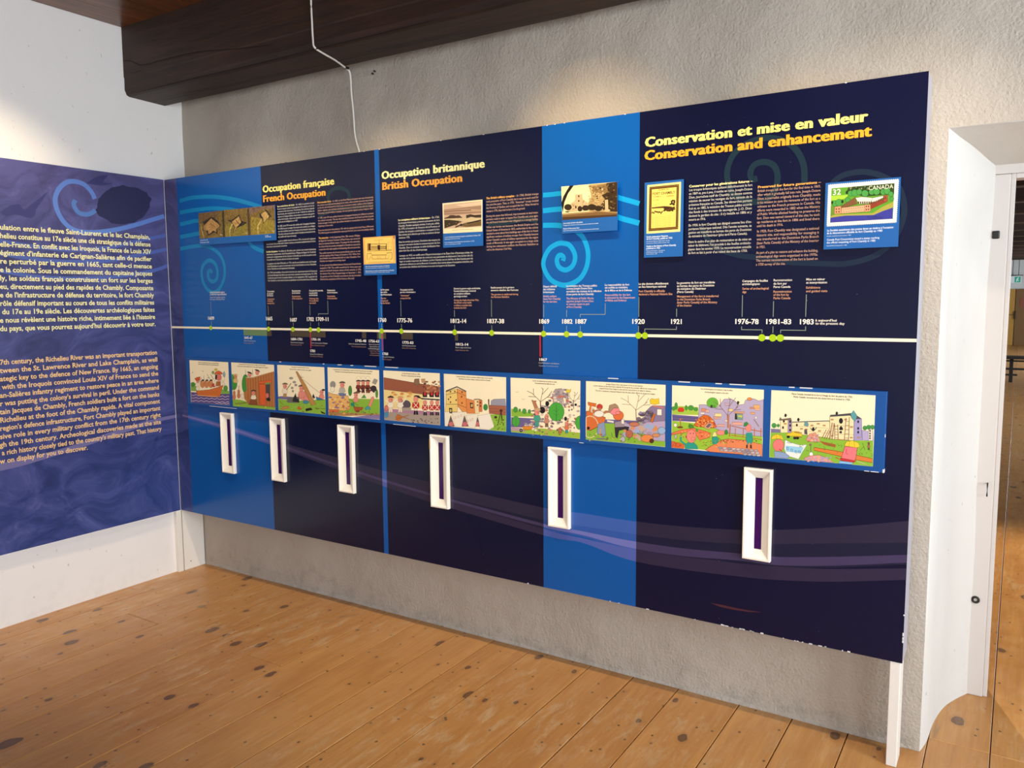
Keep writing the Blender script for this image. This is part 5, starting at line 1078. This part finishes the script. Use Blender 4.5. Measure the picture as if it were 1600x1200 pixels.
def f8(d):
    for (tx, x0, y0, x1, y1_) in (('Joseph-Octave Dion veut sauver le fort et son histoire.', 990, 158, 1333, 170), ('Le fort devient un lieu historique national 40 ans après les premiers efforts de conservation.', 873, 168, 1462, 202), ('Joseph-Octave Dion begins to save the fort and preserve its place in history.', 928, 192, 1405, 222), ('The fort is declared a National Historic Site 40 years after efforts to preserve it began.', 890, 214, 1446, 248)): cap2(d, (tx, x0, y0, x1, y1_, 11))
    d.p('#8ab83a', [803, 560, 900, 500, 1300, 500, 1537, 640, 1537, 730, 802, 660]); d.p('#6a6090', [970, 475, 1110, 480, 1300, 490, 1280, 520, 980, 512]); tree(d, 1270, 490, 250, 260, '#8a7458', 5)
    d.p('#8a7a98', [1280, 490, 1350, 450, 1360, 400, 1400, 360, 1420, 348, 1540, 350, 1537, 520, 1400, 540], '#4a3a48'); d.p('#b8a4c0', [1200, 560, 1380, 500, 1537, 490, 1537, 680, 1430, 670, 1340, 610, 1200, 600], '#5a4a5c'); rubble(d, 50, 1140, 1530, 520, 660, ('#b8a4c0', '#c8a898', '#9ab0d0', '#d8905c', '#a898a8'), 26)
    rubble(d, 30, 1290, 1420, 400, 500, ('#7a6a78', '#5a4c58', '#9a8aa0'), 20); d.p('#f4ecd8', [1462, 380, 1505, 382, 1505, 438, 1462, 436], DK); d.l('#d87858', 10, [1425, 352, 1520, 368]); d.p('#c8702c', [1400, 490, 1430, 420, 1448, 425, 1420, 510], DK)
    d.e('#d8905c', 1452, 622, 34, 18, DK); d.e('#9ab8d8', 1505, 580, 36, 34, DK); d.e('#e88a4c', 1370, 652, 58, 36, '#6a3010'); d.e('#5a3018', 1412, 675, 22, 22); d.e('#c87858', 1250, 520, 48, 20, DK)
    d.p('#e8c830', [1395, 300, 1410, 282, 1440, 290, 1480, 282, 1482, 330, 1440, 340, 1400, 330], '#8a6a10')
    d.p('#d87038', [806, 400, 850, 400, 985, 460, 975, 515, 840, 580, 805, 570], '#6a2c10', 5); d.p('#d8702c', [820, 315, 900, 330, 895, 360, 825, 345], '#6a2c10'); d.l('#d8702c', 18, [850, 340, 830, 430]); d.e('#c83c34', 930, 360, 28, 26, DK); rubble(d, 16, 830, 1000, 380, 430, ('#d8c8a8', '#a8a088', '#b87850'), 18); d.e('#f0e8d8', 925, 425, 46, 30, '#5a5048')
    pts = []
    for i in range(25): pts += [840+78*math.cos(i*math.pi/12), 545+100*math.sin(i*math.pi/12)]
    pts = [max(805, p) if j % 2 == 0 else min(p, 645) for j, p in enumerate(pts)]; d.l('#e8d0a0', 8, pts); d.e('#2c2420', 826, 556, 14, 14)
    d.p('#8a9ab8', [915, 520, 975, 500, 990, 625, 960, 640, 905, 600], '#3c4458'); d.l('#d89a5c', 12, [938, 560, 935, 640]); d.e('#7a7a78', 940, 655, 50, 8, n=10)
    d.p('#2c2a34', [1070, 545, 1120, 550, 1160, 540, 1205, 545, 1190, 590, 1170, 565, 1110, 580, 1095, 650, 1078, 640], DK); d.p('#9c8c94', [1070, 500, 1150, 485, 1160, 545, 1070, 550], DK); d.l('#f0e4d0', 16, [1060, 500, 1000, 490]); d.p('#f0e4d0', [1130, 480, 1155, 470, 1160, 520, 1130, 515], DK)
    d.e('#e0703c', 1105, 440, 48, 44, '#7a2c10'); d.e('#f08a8c', 1070, 395, 46, 40, '#8a3a3c'); d.e('#f08a8c', 1100, 415, 22, 14, '#8a3a3c'); d.p('#a88a6c', [1012, 400, 1022, 345, 1075, 330, 1100, 350, 1108, 372, 1060, 370, 1020, 415], DK)
    d.e('#b86a4c', 1205, 610, 34, 36, DK); d.e('#b8b4b8', 1145, 660, 24, 26, DK); rubble(d, 26, 830, 1320, 600, 690, ('#5a7a20', '#a8582c', '#b8c85a', '#7a6a60'), 9); d.l('#5a9a3c', 5, [1300, 580, 1310, 630]); d.l('#5a9a3c', 5, [1340, 575, 1315, 630]); d.l(DK, 4, [1040, 600, 1048, 640])
pic(8, (780, 575), 5.926, [(804, 121), (1541, 156), (1537, 732), (802, 661)], 'bearded man in a hat pointing at the ruined wall', f8)
def f9(d):
    cap2(d, ('Les archéologues procèdent à des fouilles', 575, 164, 1020, 186, 17), ('Archeologists explore the site', 632, 208, 960, 226, 17))
    d.p('#a8c848', [178, 400, 300, 395, 540, 410, 545, 520, 180, 512]); 
    for (a, b, rx, ry) in ((235, 395, 22, 50), (375, 420, 20, 36), (440, 420, 40, 36), (510, 440, 30, 26), (200, 430, 24, 28)): d.e('#4a9a3c', a, b, rx, ry, '#1c5018')
    d.p('#d83c24', [255, 450, 275, 415, 330, 415, 350, 450, 335, 475, 270, 475], '#6a1c10'); d.p('#6a6090', [180, 512, 545, 540, 540, 618, 182, 600]); d.wave('#2c2a58', 4, 185, 545, 530, 565, 14, 4); d.wave('#2c2a58', 4, 185, 580, 530, 600, 12, 4)
    d.p('#9cc43a', [180, 600, 560, 640, 1430, 700, 1432, 1000, 700, 1010, 172, 960]); d.e('#6ab43a', 740, 355, 82, 78, '#2c6020', n=20); d.p('#3c3a28', [712, 380, 740, 380, 740, 420, 712, 420]); d.p('#5a9a3c', [740, 380, 780, 380, 785, 430, 740, 425])
    d.p('#b8aac4', [555, 378, 640, 375, 720, 420, 800, 420, 850, 370, 900, 300, 1000, 295, 1060, 330, 1100, 380, 1180, 370, 1195, 320, 1260, 285, 1330, 300, 1380, 325, 1450, 300, 1440, 820, 950, 770, 540, 620], '#5a4a60', 5)
    d.e('#e08a4c', 1255, 298, 34, 22, '#6a3010'); d.e('#2c2824', 1095, 350, 16, 26)
    for (a, b, w_, h_, c) in ((620, 450, 36, 22, '#d8906c'), (670, 465, 26, 18, '#e0b0a0'), (600, 495, 28, 14, '#efe0d8'), (820, 520, 46, 24, '#f0dc90'), (800, 560, 50, 16, '#d8a898'), (990, 450, 34, 20, '#e8d08c'), (945, 370, 34, 18, '#c8a8b8'), (1355, 405, 44, 26, '#e8b06c'), (1290, 422, 30, 12, '#d89068'), (1365, 440, 36, 14, '#f0b890'), (1300, 495, 30, 14, '#e8b06c'), (860, 665, 50, 18, '#e0a898'), (940, 600, 24, 14, '#efe0d0'), (1085, 640, 70, 22, '#e8a890')): d.p(c, [a-w_, b-h_, a+w_, b-h_+3, a+w_, b+h_, a-w_, b+h_-3], '#8a4a38', 4)
    d.p('#d8a078', [1040, 470, 1185, 475, 1180, 500, 1045, 495], '#7a3a20'); d.p('#7a9a88', [1055, 500, 1160, 505, 1160, 590, 1050, 580], DK); d.p('#2c2824', [1055, 500, 1075, 500, 1085, 580, 1052, 578]); d.p('#c8c860', [1095, 520, 1155, 525, 1150, 555, 1095, 545])
    tree(d, 955, 700, 430, 360, '#7a5040', 8); d.l('#b87858', 26, [962, 520, 955, 700])
    d.p('#d86a28', [480, 665, 540, 570, 620, 515, 690, 530, 760, 600, 800, 690, 740, 700, 520, 680], '#6a2c10', 5); rubble(d, 70, 510, 770, 560, 680, ('#b8441c', '#e88a4c', '#f0c070', '#a03c18'), 13)
    d.p('#e0a080', [620, 690, 680, 620, 750, 645, 690, 725], '#6a3018'); d.p('#6a6068', [645, 685, 690, 635, 730, 650, 680, 700]); d.l('#b87040', 14, [295, 570, 295, 680]); d.l('#b87040', 12, [275, 578, 325, 572]); d.e('#7a4020', 290, 690, 44, 16); d.e('#f0e8dc', 225, 660, 24, 24, DK)
    d.l('#b8683c', 16, [988, 645, 975, 820]); d.l('#b8683c', 12, [1000, 670, 1180, 710, 1430, 750]); 
    for a in (1060, 1170, 1325, 1415): d.l('#b8683c', 11, [a, 700, a-5, 820])
    d.l('#b8683c', 10, [1000, 800, 1200, 830, 1420, 860])
    d.p('#e8784c', [175, 770, 300, 725, 480, 700, 600, 730, 720, 770, 700, 830, 560, 870, 520, 800, 380, 760, 250, 780, 172, 800], '#6a2c10', 4); d.p('#d86a38', [172, 880, 350, 930, 350, 988, 171, 970], '#6a2c10'); d.p('#e88858', [640, 1000, 860, 870, 950, 850, 1200, 870, 1432, 930, 1430, 1096, 1150, 1066, 700, 1030], '#6a2c10', 5)
    rubble(d, 50, 250, 700, 740, 840, ('#c8502c', '#f0a860', '#a83c20', '#e8b870'), 11); rubble(d, 30, 180, 340, 900, 960, ('#a83c20', '#c8502c'), 9); rubble(d, 30, 850, 1420, 860, 900, ('#5a2c18', '#c8502c'), 9)
    for row in range(4):
        for i in range(9):
            a = 850+i*62+row*18; b = 975+row*32+i*5
            if a < 1390 and b < 1030+(a-850)*.1: d.e(random.choice(('#b0a8ac', '#98929c', '#c4bcc0')), a, b, 30, 17, '#4a4650', n=9)
    d.p('#2c9c88', [360, 930, 400, 900, 480, 900, 530, 950, 540, 995, 358, 990], '#14504a'); d.l('#2c9c88', 26, [370, 930, 300, 880, 300, 820]); d.e('#f08c7c', 448, 815, 66, 92, '#8a3a3c', n=20); d.e('#f08c7c', 470, 850, 28, 24, '#8a3a3c'); d.p('#4a8a2c', [405, 680, 420, 640, 470, 660, 490, 700, 430, 710], '#1c4018'); d.e('#2c1c14', 435, 775, 6, 9); d.e('#2c1c14', 475, 775, 6, 9); d.p('#3c9a3c', [505, 700, 540, 720, 540, 760, 510, 740])
    d.p('#2c9c88', [735, 830, 800, 815, 830, 860, 800, 925, 740, 920], '#14504a'); d.p('#f0e090', [735, 820, 755, 755, 790, 760, 800, 815], DK); d.e('#f08c7c', 855, 765, 56, 36, '#8a3a3c'); d.e('#3c8a3c', 932, 758, 24, 34, '#1c4018'); d.l('#8a4a3c', 6, [820, 830, 870, 880])
    d.p('#2c9c88', [1210, 770, 1290, 765, 1300, 860, 1280, 930, 1250, 900, 1230, 935, 1205, 860], '#14504a'); d.p('#4a2c20', [1210, 930, 1232, 935, 1230, 980, 1205, 975]); d.p('#4a2c20', [1262, 930, 1285, 935, 1290, 985, 1262, 980]); d.e('#f08c7c', 1240, 700, 40, 52, '#8a3a3c'); d.p('#3c8a3c', [1172, 680, 1180, 630, 1215, 612, 1240, 640, 1215, 670], '#1c4018'); d.l('#8a5a4c', 10, [1315, 580, 1345, 620, 1385, 680]); d.e('#e8e0d8', 1345, 555, 14, 20, DK)
    rubble(d, 40, 560, 940, 880, 960, ('#5a7a20', '#d8782c', '#b8d85a', '#4a6a1c'), 9); d.e('#b8b4b0', 230, 820, 18, 30, DK)
pic(9, (1030, 590), 8.889, [(180, 106), (1455, 169), (1432, 1098), (170, 973)], 'archeologists digging before lilac ruins', f9)
def f10(d):
    cap2(d, ('Parcs Canada reconstruit le fort à l’image du fort de pierre de 1750.', 358, 202, 1083, 240, 19), ('Parks Canada reconstructs the stone fort as it looked in 1750.', 380, 238, 1055, 273, 19))
    d.p('#8cbc3a', [108, 655, 360, 655, 820, 700, 1100, 750, 1330, 750, 1325, 1057, 93, 947]); d.p('#7a7498', [110, 608, 220, 615, 225, 655, 110, 655])
    for (a, b, r_) in ((148, 570, 28), (198, 570, 18), (1230, 600, 26), (1275, 590, 26), (1320, 590, 26)): d.e('#4a9a4c', a, b, r_, r_, '#1c5018'); d.l(DK, 3, [a, b, a, b+40])
    WB = '#f2e2ae'
    d.p(WB, [222, 500, 315, 500, 312, 655, 225, 655], '#6a5a30', 4); d.p('#a894b0', [315, 500, 358, 505, 360, 660, 312, 655], '#5a4a60', 4); d.p('#7a6a58', [208, 510, 222, 470, 240, 495, 350, 480, 358, 510, 310, 505], DK)
    d.p(WB, [360, 530, 560, 522, 810, 515, 815, 720, 560, 690, 360, 660], '#6a5a30', 4); d.l('#4a4a50', 10, [365, 530, 500, 525, 640, 520, 810, 516]); d.l('#b8a468', 4, [365, 575, 560, 585, 810, 605]); d.l('#b8a468', 4, [560, 640, 810, 665]); d.p('#6a9a9c', [505, 570, 515, 530, 540, 515, 560, 560, 550, 582], '#2c4a4c'); d.p('#5a5058', [510, 620, 540, 620, 545, 680, 510, 670], DK); d.l('#a8503c', 9, [515, 612, 550, 615])
    d.p(WB, [812, 465, 1050, 450, 1100, 470, 1095, 750, 815, 730], '#6a5a30', 4); d.p('#a89cc8', [1100, 490, 1190, 490, 1195, 700, 1200, 745, 1097, 750], '#4a4460', 4); d.p('#4c4c54', [812, 465, 820, 445, 900, 440, 1060, 425, 1130, 450, 1195, 490, 1100, 495, 1050, 448], DK); d.p('#5ca0a0', [1060, 440, 1095, 390, 1130, 440, 1135, 470, 1110, 525, 1070, 480], '#2c4a4c'); d.l('#b8a468', 4, [815, 580, 900, 570, 1095, 580]); d.l('#b8a468', 4, [815, 665, 1095, 680])
    for (a, b) in ((265, 520), (255, 595), (340, 525), (340, 570), (340, 625), (1150, 525), (1150, 605), (1150, 650), (420, 565), (945, 650), (1290, 630), (1290, 665), (1290, 700), (1290, 725)): d.e('#241c20', a, b, 12, 17, n=8)
    d.e('#1c181c', 945, 515, 24, 34); d.p('#241c20', [925, 600, 945, 572, 968, 600, 968, 625, 925, 625]); d.e('#241c20', 940, 650, 18, 12, n=8)
    for (a, b) in ((285, 450), (438, 500), (895, 425)): d.e('#1c1818', a, b, 14, 22, n=8); d.l('#1c1818', 4, [a-20, b+10, a+24, b-4])
    for (a, b) in ((280, 550), (475, 610), (600, 570), (675, 550), (745, 570), (690, 635), (840, 500), (840, 690), (1070, 590), (1068, 715), (1155, 715), (1000, 500)): d.p('#c8985c', [a-16, b-7, a+16, b-7, a+16, b+7, a-16, b+7], '#8a5a30', 3)
    d.p('#b8aacc', [1195, 625, 1270, 640, 1325, 620, 1330, 755, 1200, 745], '#4a4460'); d.p('#e8dcc8', [1270, 620, 1325, 620, 1325, 750, 1275, 750], '#4a4460')
    for a in (1290,): 
        for b in (635, 665, 695, 722): d.e('#241c20', a, b, 9, 12, n=7)
    for (x0, y0_, x1, y1_) in ((840, 535, 805, 740), (868, 540, 838, 740), (870, 560, 870, 740), (905, 560, 912, 740), (1005, 480, 985, 745), (1045, 470, 1035, 745), (720, 720, 770, 620), (745, 730, 800, 620), (770, 735, 815, 630)): d.l('#8a4c34', 7, [x0, y0_, x1, y1_])
    for i in range(10): d.l('#8a4c34', 5, [838-i*3.4, 550+i*19, 866-i*3, 552+i*19])
    for i in range(5): d.l('#8a4c34', 5, [868, 580+i*34, 912, 580+i*34]); d.l('#8a4c34', 5, [1000-i*3, 520+i*50, 1043-i*2, 520+i*50])
    d.l('#a85040', 8, [890, 735, 1040, 745]); d.p('#e8c830', [300, 665, 340, 660, 380, 640, 440, 640, 480, 680, 480, 700, 300, 695], '#8a6a10'); d.l('#a06a3c', 12, [390, 650, 480, 660]); d.l('#a06a3c', 10, [380, 700, 480, 710])
    for a in (318, 395, 428): d.e('#1c1818', a, 705 if a < 350 else 720, 20, 16)
    d.p('#e09878', [525, 740, 570, 670, 640, 655, 690, 720, 700, 765, 560, 765], '#7a3a30'); rubble(d, 36, 550, 680, 680, 755, ('#c86a50', '#b8a0b8', '#f0c090'), 12); d.e('#1c1818', 615, 615, 16, 24); d.l('#1c1818', 8, [580, 600, 600, 625, 630, 625, 655, 595])
    for i in range(5): d.l('#a85a2c', 9, [700+i*10, 760+i*8, 880, 800+i*7])
    d.p('#f4f0e4', [280, 740, 340, 770, 440, 800, 540, 800, 490, 880, 440, 970, 300, 930, 270, 850], '#4a6a88'); d.p('#9cd0e8', [285, 810, 500, 830, 470, 900, 290, 880]); 
    for (a, b) in ((300, 830), (350, 850), (400, 870), (440, 870)): d.l('#3c7ca8', 6, [a, b, a+20, b+4, a+20, b+30, a, b+26, a, b])
    d.t('Plan', 300, 775, 360, 790, 14, '#4a6a88')
    d.p('#90a4c8', [150, 875, 270, 890, 330, 930, 320, 965, 155, 950], '#3c4a68'); d.e('#f07c78', 200, 805, 66, 72, '#8a3038', n=20); d.l('#b8382c', 10, [210, 850, 245, 880]); d.e('#f07c78', 235, 770, 18, 24); d.p('#f0cc38', [112, 735, 125, 700, 180, 672, 235, 690, 262, 740, 200, 725], '#8a6a10'); d.l('#a8861c', 4, [180, 672, 175, 725]); d.l('#a8861c', 4, [215, 680, 228, 730])
    d.p('#e08038', [625, 830, 960, 885, 1320, 965, 1318, 1012, 1100, 975, 620, 865], '#6a2c08', 5)
    d.l('#6a5a50', 7, [585, 790, 585, 890]); d.e('#8a6a60', 580, 800, 18, 14); d.e('#f0f0e8', 590, 912, 24, 26, DK); d.p('#e09898', [500, 960, 580, 930, 680, 920, 760, 950, 860, 1012, 700, 1000, 520, 982], '#7a3a40'); rubble(d, 34, 540, 830, 940, 1000, ('#e8a890', '#b0a0c0', '#f0b070'), 15)
    d.p('#f47c80', [990, 820, 1140, 835, 1120, 965, 1100, 1000, 945, 970], '#8a3038', 5); d.l('#8a2c30', 5, [1010, 850, 1005, 900, 1030, 915]); d.p('#c83434', [940, 955, 1090, 985, 1130, 990, 1090, 1015, 935, 985], '#6a1818'); d.p('#8cc4e8', [930, 990, 1085, 1010, 1075, 1035, 920, 1020], '#2c4a68'); d.p('#f4d038', [985, 810, 1010, 765, 1080, 750, 1150, 775, 1170, 820, 1130, 835], '#8a6a10'); d.l('#a8861c', 4, [1050, 755, 1040, 820]); d.l('#a8861c', 4, [1100, 757, 1110, 830]); d.l('#c83434', 10, [880, 950, 940, 975]); d.l('#d8c8b0', 5, [1130, 990, 1245, 1035])
    man(d, 1275, 790, 16, '#5a4438', '#a86a50', '#4c5a3c', skin='#7a5040'); d.l(DK, 4, [1200, 780, 1215, 820, 1180, 860]); d.l(DK, 4, [1215, 820, 1230, 865]); rubble(d, 40, 450, 960, 760, 900, ('#5a7a20', '#6a8a24', '#3c5a18'), 7); rubble(d, 20, 1100, 1320, 850, 940, ('#5a7a20', '#6a8a24', '#3c5a18'), 7)
pic(10, (1190, 590), 7.619, [(117, 149), (1357, 211), (1325, 1058), (92, 949)], 'rebuilt fort with ladders and workers in yellow helmets', f10)
CH = []
for (a, b) in ((437, 440), (505, 507), (528, 534), (548, 552), (570, 588), (602, 622), (950, 966), (1060, 1078), (1118, 1128), (1140, 1165), (1233, 1242), (1250, 1270)):
    u0, u1 = P(a, 590, YS)[0], P(b, 590, YS)[0]; CH.append((u0, u1, YS-.0004, YS+.004, 1.2432, 1.2462))
for (a, b) in ((330, 372), (615, 650), (905, 912), (1352, 1360), (1362, 1375)):
    u0, u1 = P(a, 690, YS)[0], P(b, 690, YS)[0]; CH.append((u0, u1, YS-.0004, YS+.004, .9846, .9868))
CH.append((3.671, 3.6752, YS-.0004, -.004, .985, .996)); CH.append((3.6735, 3.6752, YS-.0004, YS+.003, 1.10, 1.11))
multibox('edge_chips', CH, M['white_edge'], st, 'stuff')

# ---------------------------------------------------------------- viewing slot boxes
YBX = -.020; film_m = M['purple']
def slot_mesh():
    w, h_ = .097, .3265; rim = .0075; sl = (.037, .062, .037, .292)     # slot l, r, b, t
    def ring(x0, x1, z0, z1, y): return [(x0, y, z0), (x1, y, z0), (x1, y, z1), (x0, y, z1)]
    R0 = ring(0, w, 0, h_, .0188); R1 = ring(0, w, 0, h_, .0015); R1b = ring(.0015, w-.0015, .0015, h_-.0015, 0); R2 = ring(rim, w-rim, rim, h_-rim, 0); R2b = ring(rim+.001, w-rim-.001, rim+.001, h_-rim-.001, .0025); R3 = ring(sl[0], sl[1], sl[2], sl[3], .0170)
    V = R0+R1+R1b+R2+R2b+R3; F = []
    for r in range(5):
        for i in range(4):
            a, b = r*4+i, r*4+(i+1) % 4; F.append((a, b, b+4, a+4))
    return V, F, sl
V, F, sl = slot_mesh()
me = bpy.data.meshes.new('slot_frame'); me.from_pydata(V, [], F); me.materials.append(M['box_white'])
mf = bpy.data.meshes.new('purple_film'); mf.from_pydata([(sl[0]-.002, .0176, sl[2]-.002), (sl[1]+.002, .0176, sl[2]-.002), (sl[1]+.002, .0176, sl[3]+.002), (sl[0]-.002, .0176, sl[3]+.002), (sl[0]-.002, .0186, sl[2]-.002), (sl[1]+.002, .0186, sl[2]-.002), (sl[1]+.002, .0186, sl[3]+.002), (sl[0]-.002, .0186, sl[3]+.002)], [], [(0, 1, 2, 3), (7, 6, 5, 4)]); mf.materials.append(film_m)
WHERE = ['on the blue field below the boat drawing, leftmost', 'on the first navy field below the palisade drawing', 'on navy left of the thin blue stripe', 'right of the thin blue stripe, torn brown edge', 'at the left of the wide blue field', 'on the right navy field, largest in view']
for i, x in enumerate((.404, .795, 1.273, 1.835, 2.438, 3.228)):
    e = empty('slot_box', (x, YBX, .6285), 'cream tapered slot box '+WHERE[i], 'slot box', 'slot boxes below the cartoon strip')
    for nm, dd in (('slot_frame', me), ('film', mf)):
        o = bpy.data.objects.new(nm, dd); COL.objects.link(o); o.parent = e
    if i == 3:
        o = bpy.data.objects.new('tape_remnant', bpy.data.meshes.new('tape_remnant')); o.data.from_pydata(boxv(-.0006, .004, -.0008, .001, .262, .305), [], BF); o.data.materials.append(mat('tape', '#c89a52', .7)); COL.objects.link(o); o.parent = e

# ---------------------------------------------------------------- introduction board on the left wall
bd = empty('introduction_board', (0, -1.6, PZ0), 'dark purple-blue water print board with yellow introduction text on the left wall', 'exhibition panel')
YL = -3.0
box('board', (-.012, 0, YL, -.004, PZ0, PZ1), M['water'], bd)
box('edge_strip', (-.0005, .0006, -.0055, -.0035, PZ0, PZ1), M['white_edge'], bd)
box('bottom_edge', (-.012, .0003, YL, -.001, PZ0-.002, PZ0+.0005), M['white_edge'], bd)
po = box('post', (-.026, 0, -.034, -.003, 0, PZ0-.002), M['white'], bd, .001); po['label'] = 'white post at the corner'
b_ = Ink('x', 0)
def cvx(pts, w, col, n=7):
    q = [PX(x/5.333, 230+y/5.333) for x, y in crom(pts, n)]; a = PX(pts[0][0]/5.333, 230+pts[0][1]/5.333); c = PX(pts[0][0]/5.333, 230+(pts[0][1]+w)/5.333); k_ = Ink('x', 0, base=3); k_.band(q, abs(a[1]-c[1]), col); k_.make('swirl_ribbon', M['ink'], bd, 'light blue ribbon')
# dark rocks and foam
def blob(pts, col):
    p_ = crom(pts+[pts[0]], 3)[:-1]; mx, my = sum(p[0] for p in p_)/len(p_), sum(p[1] for p in p_)/len(p_)
    q_ = [PX((mx+(x-mx)*f_)/5.333, 230+(my+(y-my)*f_)/5.333) for (x, y), f_ in ((p, random.uniform(.93, 1.05)) for p in p_)]
    b_ = Ink('x', 0, base=2); b_.poly(q_, col)
    b_.make('printed_rock', M['ink'], bd, 'dark rock in the water')
blob([(810, 430), (880, 370), (960, 330), (1060, 320), (1160, 340), (1250, 400), (1240, 500), (1180, 590), (1080, 640), (930, 630), (830, 570), (800, 500)], '#26274c')
blob([(720, 300), (800, 250), (900, 230), (860, 290), (940, 300), (850, 320)], '#34356a')
blob([(0, 540), (60, 500), (150, 470), (200, 520), (260, 480), (400, 370), (330, 480), (260, 590), (130, 560), (40, 575)], '#393a6e')
cvx([(790, 430), (760, 370), (700, 310), (620, 285), (550, 295), (490, 350), (460, 430), (475, 520), (530, 620), (620, 690), (760, 710), (950, 690), (1120, 650), (1250, 610), (1368, 575)], 38, '#5a7cc4')
cvx([(628, 440), (615, 480), (650, 540), (710, 560), (760, 550), (795, 525)], 38, '#4f74b4')
cvx([(-700, 640), (-300, 720), (0, 780), (300, 830), (600, 855), (900, 835), (1150, 780), (1380, 735)], 36, '#4a5ea4')
cvx([(-700, 760), (-300, 840), (0, 885), (300, 935), (600, 955), (900, 945), (1150, 900), (1390, 850)], 36, '#4a5ea4')
cvx([(-700, 930), (0, 1030), (300, 1080), (700, 1095), (1000, 1075), (1270, 1030), (1400, 985)], 36, '#4a5ea4')
q1 = [PX(x, y) for x, y in crom([(-120, 738), (0, 724), (100, 700), (180, 673), (240, 655), (283, 646.5)], 6)]; q2 = [PX(x, y) for x, y in crom([(-120, 752), (0, 736), (100, 708), (180, 681), (240, 661), (283, 651)], 6)]
b_.poly(q1+q2[::-1], '#6c6898')
b_.make('printed_swoosh', M['ink'], bd, 'pale mauve swoosh')
fr = [("L'important axe de circ", 'ulation entre le fleuve Saint-Laurent et le lac Champlain,'), ('la rivière Ric', 'helieu constitue au 17e siècle une clé stratégique de la défense'), ('de la Nouv', 'elle-France. En conflit avec les Iroquois, la France de Louis XIV'), ('envoie le r', "égiment d'infanterie de Carignan-Salières afin de pacifier"), ('un territoi', 're perturbé par la guerre en 1665, tant celle-ci menace'), ('la survie d', 'e la colonie. Sous le commandement du capitaine Jacques'), ('de Chamb', 'ly, les soldats français construisent un fort sur les berges'), ('du Richeli', 'eu, directement au pied des rapides de Chambly. Composante'), ('maîtress', "e de l'infrastructure de défense du territoire, le fort Chambly"), ('jouera un ', 'rôle défensif important au cours de tous les conflits militaires'), ('de la fin', ' du 17e au 19e siècle. Les découvertes archéologiques faites'), ('sur le sit', "e nous révèlent une histoire riche, intimement liée à l'histoire"), ('militaire ', "du pays, que vous pourrez aujourd'hui découvrir à votre tour.")]
en = [('In the 1', '7th century, the Richelieu River was an important transportation'), ('route be', 'tween the St. Lawrence River and Lake Champlain, as well'), ('as the str', 'ategic key to the defence of New France. By 1665, an ongoing'), ('conflict', ' with the Iroquois convinced Louis XIV of France to send the'), ('Carign', 'an-Salières infantry regiment to restore peace in an area where'), ('the wa', "r was putting the colony's survival in peril. Under the command"), ('of Cap', 'tain Jacques de Chambly, French soldiers built a fort on the banks'), ('of the ', 'Richelieu at the foot of the Chambly rapids. A vital component'), ('of the ', "region's defence infrastructure, Fort Chambly played an important"), ('defen', 'sive role in every military conflict from the 17th century right'), ('throu', 'gh the 19th century. Archeological discoveries made at the site'), ('reveal', " a rich history closely tied to the country's military past. That history"), ('is no', 'w on display for you to discover.')]
def btext(lines, pA, pB, col, lastr):
    t = Ink('x', 0); t.base = 10; y0 = PX(0, pA[1])[0]; vA = PX(*pA)[1]; vB = PX(*pB)[1]
    n = len(lines); rA = PX(*pA)[0]; rB = PX(*pB)[0]
    for i, (pre, vis) in enumerate(lines):
        f = i/(n-1); v = vA+(vB-vA)*f; yr = rA+(rB-rA)*f
        if i == n-1 and lastr: yr = lastr
        yl = PX(0, 600)[0] if False else Yleft(v); wv = sum(glyph(c, .02)[2] for c in vis); wp_ = sum(glyph(c, .02)[2] for c in pre)
        s_ = (yr-yl)/wv; t.text(pre+vis, yl-wp_*s_, v, (wp_+wv)*s_, (vA-vB)/(n-1)*.60, col, .022)
    return t
def Yleft(v):
    lo, hi = 150, 1000
    for _ in range(30):
        m_ = (lo+hi)/2
        if PX(0, m_)[1] > v: lo = m_
        else: hi = m_
    return PX(0, lo)[0]
btext(fr, (234.6, 374), (243.2, 509.3), '#eee8a8', None).make('text_block', M['ink'], bd, 'pale yellow French text')
btext(en, (245.6, 553.7), (252.9, 683.5), '#ecc486', PX(137.4, 702.8)[0]).make('text_block', M['ink'], bd, 'orange English text')
